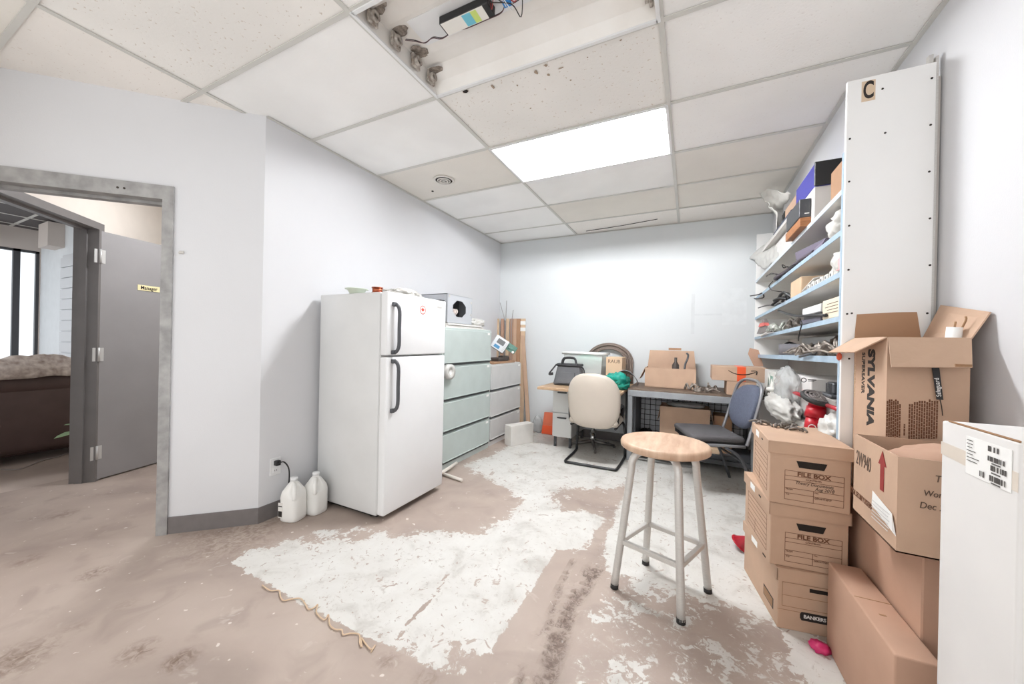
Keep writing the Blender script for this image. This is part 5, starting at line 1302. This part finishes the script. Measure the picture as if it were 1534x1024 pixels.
# ================================================================ SHELVING
SXF, SXB, SY0, SY1 = .615, .905, 2.118, 4.56
def zs(k, y):
    zr, zl = [(2.150, 2.150), (1.945, 1.912), (1.757, 1.733), (1.566, 1.524), (1.362, 1.316), (1.178, 1.135), (.770, .752)][k]
    return zr + (zl - zr) * (y - SY0) / (4.4 - SY0)
sh = thing('shelving_unit', 'tall white shelving unit with blue shelf edges and a letter C on its end', 'shelving', (.76, 3.3, 0))
b = MB(); b.box(SXF - .006, .893, SY0 - .016, SY0, 0, 2.405, .002); ep = b.build('end_panel', PANELW, sh)
b = MB(); b.box(SXF, SXB, SY1, SY1 + .016, 0, 2.4, .002); b.build('end_panel', PANELW, sh)
b = MB(); b.box(SXB, SXB + .008, SY0, SY1, .1, 2.35); b.build('back_board', mat('back_board', (206, 200, 194), .7, var=.05, vscale=3), sh)
b = MB(); b.box(SXF - .0075, SXF + .016, SY0 - .0005, SY0 + .022, 0, 2.1, .002); b.build('upright', BLUESH, sh)
for k in range(7):
    ya_ = SY0 + .002 if k else 3.08
    z0_, z1_ = zs(k, ya_), zs(k, SY1)
    b = MB(); b.hexa([(SXF + .002, ya_, z0_ - .02), (SXB, ya_, z0_ - .02), (SXB, SY1, z1_ - .02), (SXF + .002, SY1, z1_ - .02)], [(SXF + .002, ya_, z0_), (SXB, ya_, z0_), (SXB, SY1, z1_), (SXF + .002, SY1, z1_)])
    sf = b.build('shelf', SHELFW, sh)
    th = .024 if k < 5 else .032
    b = MB(); b.hexa([(SXF - .001, ya_, z0_ - th), (SXF + .003, ya_, z0_ - th), (SXF + .003, SY1, z1_ - th), (SXF - .001, SY1, z1_ - th)], [(SXF - .001, ya_, z0_ + .001), (SXF + .003, ya_, z0_ + .001), (SXF + .003, SY1, z1_ + .001), (SXF - .001, SY1, z1_ + .001)])
    b.build('shelf_edge', SHELFW if k in (0, 6) else (mat('edge_pale', (206, 216, 224), .5) if k == 1 else BLUESH), sf)
YP = SY0 - .0162
def pp(u, v): return hit(u, v, (.7, YP, 1.5), (0, 1, 0))
b = MB()
for u, v in ((1322, 133), (1396, 117), (1273, 208), (1326, 199), (1394, 187), (1272, 272), (1392, 257), (1272, 338), (1393, 327), (1271, 404), (1393, 397), (1269, 470), (1276, 469), (1389, 469), (1272, 537)):
    p = pp(u, v); b.cyl((p.x, YP + .002, p.z), (p.x, YP - .0015, p.z), .0042, n=8)
b.build('screw', mat('screw_dark', (58, 52, 50), .5, .5), ep)
a, c = pp(1291, 123), pp(1311, 149)
b = MB(); b.box(a.x, c.x, YP - .001, YP + .001, c.z, a.z); pt = b.build('letter_plate', mat('plate_tan', (214, 192, 166), .6), ep); pt['label'] = 'tan plate with a bold black letter C'
text('C', (a.z - c.z) * 1.16, basis(((a.x + c.x) / 2, YP - .0012, (a.z + c.z) / 2), (1, 0, 0), (0, 0, 1)), INK, pt, sx=.50, bold=.0026)
b = MB(); b.box(.872, .888, SY0 - .006, SY0 + .014, 2.40, 2.445, .002); b.box(.892, .9, SY0 - .014, SY0 + .02, 1.2, 2.43); b.build('wall_bracket', STEEL, sh)

# ------------------------------------------------ things on the shelves
def carton(name, label, x0, x1, y0, y1, z0, z1, m_, cat='box', parts=()):
    r = thing(name, label, cat, ((x0 + x1) / 2, (y0 + y1) / 2, z0)); b = MB(); b.box(x0, x1, y0, y1, z0, z1, .003); b.build('body', m_, r)
    for nm, q, mm in parts: b = MB(); b.box(*q); b.build(nm, mm, r)
    return r
def bag(label, c, sc, seed, m_=MILKY, flat=None, amp=.3, fr=2.3):
    b = MB(); b.blob(c, sc, amp, fr, seed, 4, flat=flat); return solo('plastic_bag', b, m_, label, 'bag')
def loop(name, label, pts, r_, m_, cat='cable', sub=5):
    b = MB(); b.tube(pts, r_, 7, sub); return solo(name, b, m_, label, cat)
# top level
z = zs(1, 2.5) + .001
carton('white_carton', 'upright white carton on the top full shelf, carrying the blue box', .632, .82, 2.65, 3.02, z - .004, 2.148, WBOX, 'carton')
bb = thing('flat_box', 'blue box with a black end, high on the shelving', 'box', (.73, 2.7, 2.149))
b = MB(); b.box(.632, .86, 2.645, 3.06, 2.1495, 2.285, .003); b.build('body', BLUEB, bb)
b = MB(); b.box(.628, .864, 2.635, 2.647, 2.149, 2.287, .003); b.build('end_cap', BLACK, bb)
tb, M = open_carton('cardboard_box', 'open tan box of papers beside the end panel, top full shelf', .64, .87, 2.15, 2.40, zs(1, 2.2) + .004, 2.115, CARDD, (('f', .05, 20),))
for k in range(7):
    b = MB(); b.box(.66 + .025 * k, .664 + .025 * k, 2.17, 2.37, zs(1, 2.2) + .012, 2.10 + .012 * (k % 3)); solo('paper_folder', b, PAPER, 'white paper folder standing upright in the open tan box', 'folder', group='paper folders in the tan box')
z = zs(1, 2.7)
br = carton('wood_block', 'orange-brown wooden block on the top full shelf, under the dark grey case', .578, .632, 2.70, 3.06, z + .001, z + .055, BROWNW, 'block')
gc = carton('equipment_case', 'dark grey case with rounded edges lying on the wooden block', .574, .63, 2.70, 3.02, z + .056, z + .165, DKGREY, 'case', (('badge', (.60, .622, 2.698, 2.7005, z + .075, z + .080), PAPER),))
carton('white_carton', 'long low white carton further along the top full shelf', .66, .86, 3.22, 4.0, zs(1, 3.22) + .002, 2.115, WBOX, 'carton')
carton('cardboard_box', 'brown box on the uppermost short shelf, left of the blue one', .64, .86, 3.09, 3.42, 2.151, 2.27, CARD)
b = MB(); b.hexa([(.617, 3.10, 2.1505), (.635, 3.1, 2.1505), (.635, 3.7, 2.1505), (.617, 3.7, 2.1505)], [(.612, 3.1, 2.166), (.635, 3.1, 2.18), (.635, 3.7, 2.175), (.612, 3.7, 2.162)])
solo('binder', b, mat('binder_navy', (70, 76, 98), .5), 'navy folder along the front of the uppermost short shelf', 'binder')
b = MB(); b.plate([(.63, 3.43, 2.152), (.63, 3.50, 2.152), (.64, 3.49, 2.265), (.64, 3.44, 2.27)], .006); b.box(.64, .8, 3.425, 3.52, 2.152, 2.26)
solo('book', b, BLACK, 'thin dark book standing beside the brown box on the uppermost shelf', 'book')
# cloth draped over the uppermost shelf
P = []; n1, n2 = 26, 30
c0 = px(1189, 287, X=.66); c1 = px(1139, 291, X=.52); c2 = px(1166, 312, X=.55); c3 = px(1146, 352, X=.60)
def cloth(name, label, rows, m_, th=.006, amp=.012):
    """rows: list of polylines with the same number of points, lofted with wrinkles"""
    b = MB(); R_ = []
    for row in rows:
        q = [Vector(p) for p in row]; out = []
        for i in range(len(q) - 1):
            for s in range(8):
                out.append(q[i].lerp(q[i + 1], s / 8))
        out.append(q[-1]); R_.append(out)
    G = []
    for i in range(len(R_) - 1):
        for s in range(8): G.append([a.lerp(c, s / 8) for a, c in zip(R_[i], R_[i + 1])])
    G.append(R_[-1]); w = len(G[0]); P = []
    for i, rw in enumerate(G):
        for j, p in enumerate(rw):
            P.append(p + Vector((noise.noise(p * 14), noise.noise(p * 14 + Vector((9, 0, 0))), noise.noise(p * 14 + Vector((0, 9, 0))))) * amp)
    b.faces(P, [[i * w + j, i * w + j + 1, (i + 1) * w + j + 1, (i + 1) * w + j] for i in range(len(G) - 1) for j in range(w - 1)], True)
    o = solo(name, b, m_, label, 'cloth'); so = o.modifiers.new('t', 'SOLIDIFY'); so.thickness = th
    return o
X1 = lambda u, v, x: px(u, v, X=x)
cloth('drop_cloth', 'grey-white cloth hanging off the uppermost shelf near the ceiling', [
    [X1(1186, 289, .68), X1(1165, 287, .62), X1(1150, 284, .58), X1(1139, 290, .55)],
    [X1(1182, 297, .68), X1(1166, 296, .64), X1(1153, 294, .60), X1(1142, 296, .56)],
    [X1(1172, 312, .70), X1(1164, 313, .66), X1(1158, 308, .62), X1(1150, 304, .58)],
    [X1(1171, 330, .70), X1(1168, 331, .66), X1(1165, 327, .62), X1(1161, 318, .60)],
    [X1(1170, 345, .68), X1(1168, 347, .65), X1(1165, 345, .63), X1(1163, 340, .61)]], CLOTH, amp=.02)
cloth('plastic_sheet', 'pale translucent sheet sagging over the left end of the top full shelf', [
    [X1(1166, 345, .70), X1(1158, 352, .66), X1(1146, 365, .64), X1(1122, 386, .56)],
    [X1(1176, 360, .72), X1(1164, 368, .66), X1(1150, 382, .63), X1(1126, 389, .57)],
    [X1(1186, 366, .74), X1(1174, 380, .68), X1(1160, 392, .64), X1(1144, 402, .62)]], MILKY, .003, .02)
# second shelf
bag('white paper bag on the second shelf, against the end panel', (.70, 2.30, zs(2, 2.3) + .06), (.075, .12, .075), 12, CLOTH, zs(2, 2.3) + .002)
b = MB(); y0_, y1_ = 2.48, 2.95; zz = zs(2, 2.7)
b.hexa([(.622, y0_, zz + .004), (.84, y0_, zz + .004), (.84, y1_, zz + .002), (.622, y1_, zz + .002)], [(.64, y0_ - .02, zz + .05), (.84, y0_, zz + .05), (.84, y1_, zz + .085), (.61, y1_, zz + .085)])
solo('folder', b, PURPLE, 'purple-grey folder lying open on the second shelf', 'folder')
loop('cable', 'thick dark cable lying along the front of the second shelf', [(.63, 2.62, zs(2, 2.6) + .012), (.622, 2.9, zs(2, 2.9) + .02), (.618, 3.2, zs(2, 3.2) + .018), (.60, 3.5, zs(2, 3.5) + .014), (.66, 3.4, zs(2, 3.4) + .012), (.66, 3.0, zs(2, 3) + .012)], .013, mat('dark_cable', (70, 60, 70), .6))
def wloop(label, seq, x, r_=.0035):
    loop('wire', label, [px(u, v, X=x + dx) for u, v, dx in seq], r_, WIRE, 'wire', 6)
wloop('looped black wire hanging at the left of the second shelf, rightmost of the loops', [(1205, 388, .06), (1192, 395, .0), (1180, 400, -.02), (1172, 396, -.03), (1174, 401, -.02), (1180, 399, .0), (1184, 404, 0)], .615)
wloop('looped black wire below the second shelf, with a long flat bow', [(1180, 407, .05), (1172, 412, .0), (1162, 410, -.02), (1150, 412, -.03), (1148, 414, -.03), (1156, 409, -.02), (1166, 413, 0), (1168, 417, 0), (1172, 411, .01)], .615)
wloop('curled black wire dropping towards the third shelf', [(1158, 421, .04), (1152, 428, .0), (1156, 434, -.01), (1164, 436, .0), (1175, 437, .05)], .615)
# third shelf
z = zs(3, 2.3)
bag('white bag with a pink patch on the third shelf beside the end panel', (.70, 2.25, z + .065), (.07, .09, .075), 14, CLOTH, z + .002)
b = MB(); b.box(.623, .63, 2.17, 2.24, z + .02, z + .075, .002); solo('pink_packet', b, mat('pink_pack', (232, 176, 176), .5), 'pink packet leaning on the white bag, third shelf', 'packet')
for k in range(6):
    y = 2.30 + .075 * k; z = zs(3, y); b = MB(); b.box(.625, .66, y, y + .045, z + .001, z + .038 - .004 * (k % 2), .004); s_ = thing('small_box', ['tiny white box nearest the end panel on the third shelf', 'second tiny white box from the end panel, third shelf', 'third tiny white box from the end panel, third shelf', 'fourth tiny white box from the end panel, third shelf', 'fifth tiny white box from the end panel, third shelf', 'last tiny white box in the row, beside the tan carton of the third shelf'][k], 'box', (.64, y + .02, z), 0, 'tiny boxes on the third shelf'); b.build('body', PAPERW, s_)
    b = MB(); b.box(.6245, .6255, y + .012, y + .03, z + .01, z + .024); b.build('print', DKGREY, s_)
y0_ = px(1184, 440, X=.625).y
carton('cardboard_box', 'pale tan carton in the middle of the third shelf', .625, .82, 2.86, 3.12, zs(3, 3) + .004, zs(3, 3) + .115, CARDL)
b = MB(); b.plate([(.625, 2.84, zs(3, 2.8) + .012), (.625, 2.60, zs(3, 2.6) + .05), (.66, 2.6, zs(3, 2.6) + .06), (.66, 2.84, zs(3, 2.8) + .02)], .004); solo('paper_sheet', b, PAPERW, 'crumpled white paper beside the tan carton on the third shelf', 'paper')
def heap(name, label, xr, yr, k, n, m_, seed, rr=(.007, .016), hh=.07, cat='tool', group=None):
    """n separate pieces lying across one another on shelf k"""
    random.seed(seed)
    for _ in range(n):
        b = MB(); y = random.uniform(*yr); x = random.uniform(*xr); a = random.uniform(-.7, .7) + (math.pi / 2); L_ = random.uniform(.06, .18); z = zs(k, y)
        top = z + random.uniform(.012, hh)
        d = Vector((math.cos(a), math.sin(a), 0)) * L_
        p = Vector((x, y, z)); b.tube([p + Vector((0, 0, .014)), p + d * .5 + Vector((random.uniform(-.02, .02), 0, top - z)), p + d + Vector((0, 0, .014))], random.uniform(*rr), 7, 3)
        if random.random() < .15: b.blob(p + d * .5 + Vector((0, 0, (top - z) * .6)), (.03, .035, .022), .3, 2, _, 2)
        solo(name, b, m_, label, cat, group=group)
heap('cable', 'black cable in the heap left of the tan carton on the third shelf', (.62, .72), (3.16, 3.6), 3, 10, BLACK, 31, cat='cable', group='black cables heaped on the third shelf')
wloop('black wire poking out past the far end of the shelving', [(1124, 443, -.05), (1136, 441, -.03), (1142, 439, 0), (1144, 445, .01), (1136, 447, -.02), (1130, 447, -.04)], .615, .006)
loop('wire', 'thin black wire arching along the left of the fourth shelf space', [px(1136, 461, X=.60), px(1150, 457, X=.62), px(1166, 458, X=.64), px(1175, 455, X=.66)], .005, WIRE, 'wire')
# fourth shelf
z = zs(4, 2.3)
cc = carton('small_carton', 'cream carton with handwriting on the fourth shelf by the end panel', .622, .78, 2.16, 2.42, z + .003, z + .10, mat('cream_card', (232, 220, 196), .7), 'carton')
b = MB()
for k in range(4): b.box(.6212, .6222, 2.20, 2.38 - .03 * (k % 2), z + .03 + .015 * k, z + .033 + .015 * k)
b.build('handwriting', INKG, cc)
dv = thing('set_top_device', 'white-topped black electronic device on the fourth shelf', 'device', (.70, 2.62, z))
b = MB(); b.box(.622, .80, 2.46, 2.80, zs(4, 2.6) + .055, zs(4, 2.6) + .10, .004); b.build('upper_case', WHITE, dv)
b = MB(); b.box(.630, .80, 2.46, 2.80, zs(4, 2.6) + .032, zs(4, 2.6) + .055); b.build('port_panel', BLACK, dv)
b = MB(); b.box(.62, .80, 2.44, 2.84, zs(4, 2.6) + .003, zs(4, 2.6) + .032, .004); b.build('base', mat('dev_grey', (84, 82, 96), .5), dv)
loop('cable', 'long black cable sagging along the fourth shelf', [px(1166, 465, X=.63), px(1180, 470, X=.61), px(1196, 473, X=.61), px(1215, 472, X=.612), px(1238, 472, X=.614)], .008, BLACK)
loop('cable', 'black cord hanging down from the front of the fourth shelf', [px(1200, 481, X=.60), px(1201, 486, X=.598), px(1197, 500, X=.60), px(1196, 510, X=.615)], .0035, WIRE)
heap('metal_tool', 'grey metal tool in the pile in the middle of the fourth shelf', (.62, .74), (2.9, 3.3), 4, 18, METG, 33, (.006, .013), .08, group='grey tools piled on the fourth shelf')
heap('cable', 'greenish white cable in the tangle at the left of the fourth shelf', (.61, .70), (3.35, 3.75), 4, 14, mat('cable_pale', (200, 206, 198), .5, c2=(128, 128, 122), vscale=40), 34, (.006, .010), .08, 'cable', 'pale cables tangled on the fourth shelf')
rf = thing('traffic_wedge', 'grey and red triangular piece at the far end of the fourth shelf', 'wedge', (.62, 4.3, zs(4, 4.3)))
a, c, e = px(1139, 500, X=.60), px(1158, 497, X=.63), px(1149, 477, X=.62)
b = MB(); b.plate([a, c, e], .03); b.build('wedge_body', mat('wedge_grey', (128, 122, 120), .6), rf)
b = MB(); f0 = a.lerp(e, .45); f1 = c.lerp(e, .45); f2 = c.lerp(e, .68); f3 = a.lerp(e, .68); k_ = Vector((-.004, -.004, 0)); b.plate([f0 + k_, f1 + k_, f2 + k_, f3 + k_], .036); b.build('red_band', mat('faded_red', (214, 110, 104), .6), rf)
loop('plastic_strip', 'white plastic strip drooping over the fourth shelf edge at its far end', [px(1140, 503, X=.60), px(1150, 497, X=.595), px(1158, 490, X=.60), px(1162, 485, X=.64)], .008, PAPERW, 'strip')
# fifth shelf
z = zs(5, 3.5)
tr = thing('round_tin', 'round dark grey tray at the left of the fifth shelf', 'tray', (.74, 3.45, z))
b = MB(); b.lathe([(0, .002), (.125, .002), (.135, .01), (.135, .075), (.125, .078), (.12, .07), (.11, .03), (0, .028)], (0, 0, 0), 40, Matrix.Translation((.755, 3.36, z + .002)) @ Matrix.Diagonal((1, 2.5, 1.1, 1))); b.build('tray', mat('tray_grey', (98, 96, 102), .5), tr)
b = MB(); b.tube([(.66, 3.50, z + .075), (.70, 3.50, z + .10), (.76, 3.47, z + .075)], .008, 7, 4); b.build('handle', BLACK, tr)
heap('metal_tool', 'pale metal tool in the big heap along the fifth shelf front', (.61, .73), (2.2, 3.0), 5, 46, METL, 35, (.004, .011), .085, group='pale tools heaped on the fifth shelf')
heap('metal_tool', 'dark brown tool lying behind the pale ones on the fifth shelf', (.72, .84), (2.3, 3.0), 5, 16, mat('rusty', (92, 76, 66), .6), 36, (.012, .022), .12, group='dark tools at the back of the fifth shelf')
loop('pry_bar', 'dark bar lying across the edge of the fifth shelf', [px(1198, 534, X=.60), px(1210, 531, X=.60), px(1226, 527, X=.62)], .007, DKGREY, 'bar')
b = MB(); p = px(1257, 535, X=.60); b.blob((.60, p.y + .0, p.z + .004), (.007, .018, .016), .2, 2, 3, 3); solo('orange_plug', b, mat('orange_plastic', (214, 92, 62), .5), 'small orange plastic piece at the right end of the fifth shelf', 'plug')
carton('grey_box', 'long grey box standing at the back of the fifth shelf', .80, .90, 2.5, 3.6, zs(5, 3) + .02, zs(5, 3) + .13, GREY)
# bottom visible shelf
zl = .772
wc = thing('white_carton', 'white carton with a small round logo on the low shelf', 'carton', (.8, 2.95, .76))
b = MB(); b.box(.655, .895, 2.72, 3.14, .772, 1.03, .004); b.build('body', WBOX, wc)
p = hit(1204, 569, (.70, 2.7195, .95), (0, 1, 0)); b = MB(); b.lathe([(.010, 0), (.014, 0), (.014, .0008), (.010, .0008)], (0, 0, 0), 20, Matrix.Translation((p.x, 2.7195, p.z)) @ Matrix.Rotation(math.pi / 2, 4, 'X'), True); b.box(p.x + .02, p.x + .06, 2.7188, 2.7197, p.z + .001, p.z + .006); b.box(p.x + .02, p.x + .05, 2.7188, 2.7197, p.z - .006, p.z - .003); b.build('logo_print', INK, wc)
bag('clear bubbly plastic bag bulging off the low shelf beside the white carton', (.615, 3.12, .93), (.055, .20, .13), 22, CLEAR, None, .22, 2.6)
bag('milky plastic bag lying along the low shelf in front of the red tool', (.585, 3.12, .80), (.065, .34, .075), 23, MILKY, None, .25, 2.4)
bag('white plastic bag slumped at the right end of the low shelf', (.645, 2.27, .80), (.055, .10, .085), 24, MILKY, None, .28, 2.2)
heap('machine_part', 'grey metal part in the jumble at the left of the low shelf', (.56, .68), (3.3, 3.75), 6, 20, METG, 41, (.006, .016), .16, 'part', 'grey parts on the low shelf')
heap('cable', 'white cable in the bundle at the left of the low shelf', (.58, .66), (3.25, 3.6), 6, 10, mat('cable_white', (216, 214, 208), .5), 42, (.006, .012), .26, 'cable', 'white cables on the low shelf')
b = MB(); b.blob((.62, 3.05, .80), (.05, .09, .045), .3, 2, 9, 3); solo('grey_lump', b, METG, 'grey metal fitting on the low shelf left of the red tool', 'fitting')
rdt = thing('red_tool', 'red tubular tool topped by a black ribbed disc', 'tool', px(1210, 640, Y=2.50))
a, c = px(1214, 652, Y=2.47), px(1226, 600, Y=2.50)
d = (c - a).normalized()
b = MB(); b.cyl(a, a.lerp(c, .55), .034, .038, 24); b.cyl(a.lerp(c, .5), a.lerp(c, .8), .045, .045, 24); b.cyl(a.lerp(c, .8), c, .040, .036, 24); b.build('body', RED, rdt)
b = MB(); q = a.lerp(c, .22); tw = (Vector((0, 0, EYE)) - q).normalized(); Mq = basis(q + tw * .0365, tw.cross(d).normalized() * -1, d); b.M = Mq; b.lathe([(.014, 0), (.018, 0), (.018, .001), (.014, .001)], (0, 0, 0), 20, None, True); b.build('emblem', PAPERW, rdt)
o_ = c + d * .012; up = Vector((.18, -.30, .95)).normalized(); Mq = basis(o_, up.orthogonal(), up.cross(up.orthogonal()))
b = MB(Mq); b.lathe([(0, -.014), (.072, -.014), (.082, -.006), (.084, .006), (.078, .014), (.066, .012), (0, .012)], (0, 0, 0), 36); dd = b.build('disc', RUBBER, rdt)
b = MB(Mq)
for r_ in (.062, .044, .026): b.lathe([(r_ - .004, .012), (r_ - .004, .017), (r_ + .004, .017), (r_ + .004, .012)], (0, 0, 0), 32)
for k in range(4): b.box(-.066, .066, -.003, .003, .0125, .0165, xf=Matrix.Rotation(k * math.pi / 4, 4, 'Z'))
b.build('disc_rib', mat('rib_grey', (122, 114, 112), .6), dd)
b = MB(); b.tube([px(1186, 586, X=.62), px(1206, 594, X=.62)], .012, 10); b.tube([px(1240, 607, X=.62), px(1258, 614, X=.62)], .010, 10); b.build('handle_bar', REDD, rdt)
b = MB(); q = px(1197, 640, Y=2.46); b.tube([q, q + Vector((.004, .0, -.05))], .008, 8); b.build('yellow_tip', mat('tip_yellow', (226, 196, 110), .5), rdt)
b = MB(); b.box(.66, .76, 2.42, 2.60, .951, .97, .006); b.box(.68, .74, 2.46, 2.56, .97, 1.03, .008); 
for k in range(4): b.box(.675, .68, 2.47 + .022 * k, 2.48 + .022 * k, .975, 1.025)
ds = solo('power_adapter', b, DKGREY, 'dark square adapter on top of stacked parts below the fifth shelf', 'adapter')
carton('shoe_box', 'dim grey box under the black adapter on the low shelf', .66, .88, 2.34, 2.66, .775, .95, mat('dim_grey_box', (150, 146, 142), .7))
carton('circuit_case', 'white circuit case with cables, on the low shelf beyond the clear bag', .60, .80, 3.45, 3.85, .86, 1.02, mat('case_white', (214, 214, 210), .5), 'case', (('panel', (.598, .601, 3.5, 3.7, .9, .98), GREENP), ('foot', (.61, .79, 3.47, 3.83, .765, .86), DKGREY)))

# ================================================================ FLOOR BITS
fn = thing('funnel', 'red plastic funnel lying on the floor beside the file boxes', 'funnel', px(1112, 822, Z=0))
p = px(1114, 812, Z=.04); ax_ = Vector((.25, -.05, .35)).normalized(); M = basis(p, ax_.orthogonal(), ax_.cross(ax_.orthogonal()))
b = MB(M); b.lathe([(.056, -.02), (.058, -.018), (.012, .045), (.008, .085), (.006, .085), (.010, .045), (.054, -.02)], (0, 0, 0), 30); b.build('cone', REDD, fn)
b = MB(M); b.lathe([(.056, -.022), (.061, -.022), (.061, -.016), (.056, -.016)], (0, 0, 0), 30, None, True); b.build('rim', RED, fn)
p = px(1228, 974, Z=0); b = MB(); b.blob((p.x, p.y, .014), (.028, .024, .016), .4, 3, 3, 3, flat=.0005); solo('candy_wrapper', b, PINK, 'crumpled pink wrapper on the floor in front of the boxes', 'wrapper')
pts = []; uv = [(393, 876), (405, 884), (418, 884), (420, 893), (425, 899), (436, 897), (450, 896), (458, 905), (462, 912), (470, 910), (476, 905), (474, 917), (486, 928), (492, 920), (494, 935), (502, 942), (512, 943), (514, 950), (526, 948), (538, 950), (539, 962), (542, 968), (541, 955), (548, 964), (556, 972), (562, 966), (556, 976)]
b = MB(); b.tube([px(u, v, Z=.006) for u, v in uv], .003, 6, 5); solo('glue_string', b, TANCORD, 'curly tan string of dried glue along the edge of the white floor paint', 'string')

# ================================================================ LIGHT
world = bpy.data.worlds.new('world'); scene.world = world; world.use_nodes = True
bg_ = world.node_tree.nodes['Background']; bg_.inputs['Color'].default_value = (1.0, 0.995, 0.985, 1); bg_.inputs['Strength'].default_value = 0.85
def area(name, loc, size, rot, power, col=(1, 1, 1)):
    l = bpy.data.lights.new(name, 'AREA'); l.shape = 'RECTANGLE'; l.size, l.size_y = size; l.energy = power; l.color = col
    o = bpy.data.objects.new(name, l); COL.objects.link(o); o.location = loc; o.rotation_euler = rot; return o
scene.view_settings.view_transform = 'Standard'; scene.view_settings.look = 'None'; scene.view_settings.gamma = 1.0
scene.view_settings.use_curve_mapping = False; scene.view_settings.exposure = 1.0
scene.cycles.use_denoising = True; scene.cycles.max_bounces = 10; scene.cycles.diffuse_bounces = 6; scene.cycles.transparent_max_bounces = 12
scene.cycles.sample_clamp_indirect = 6.0
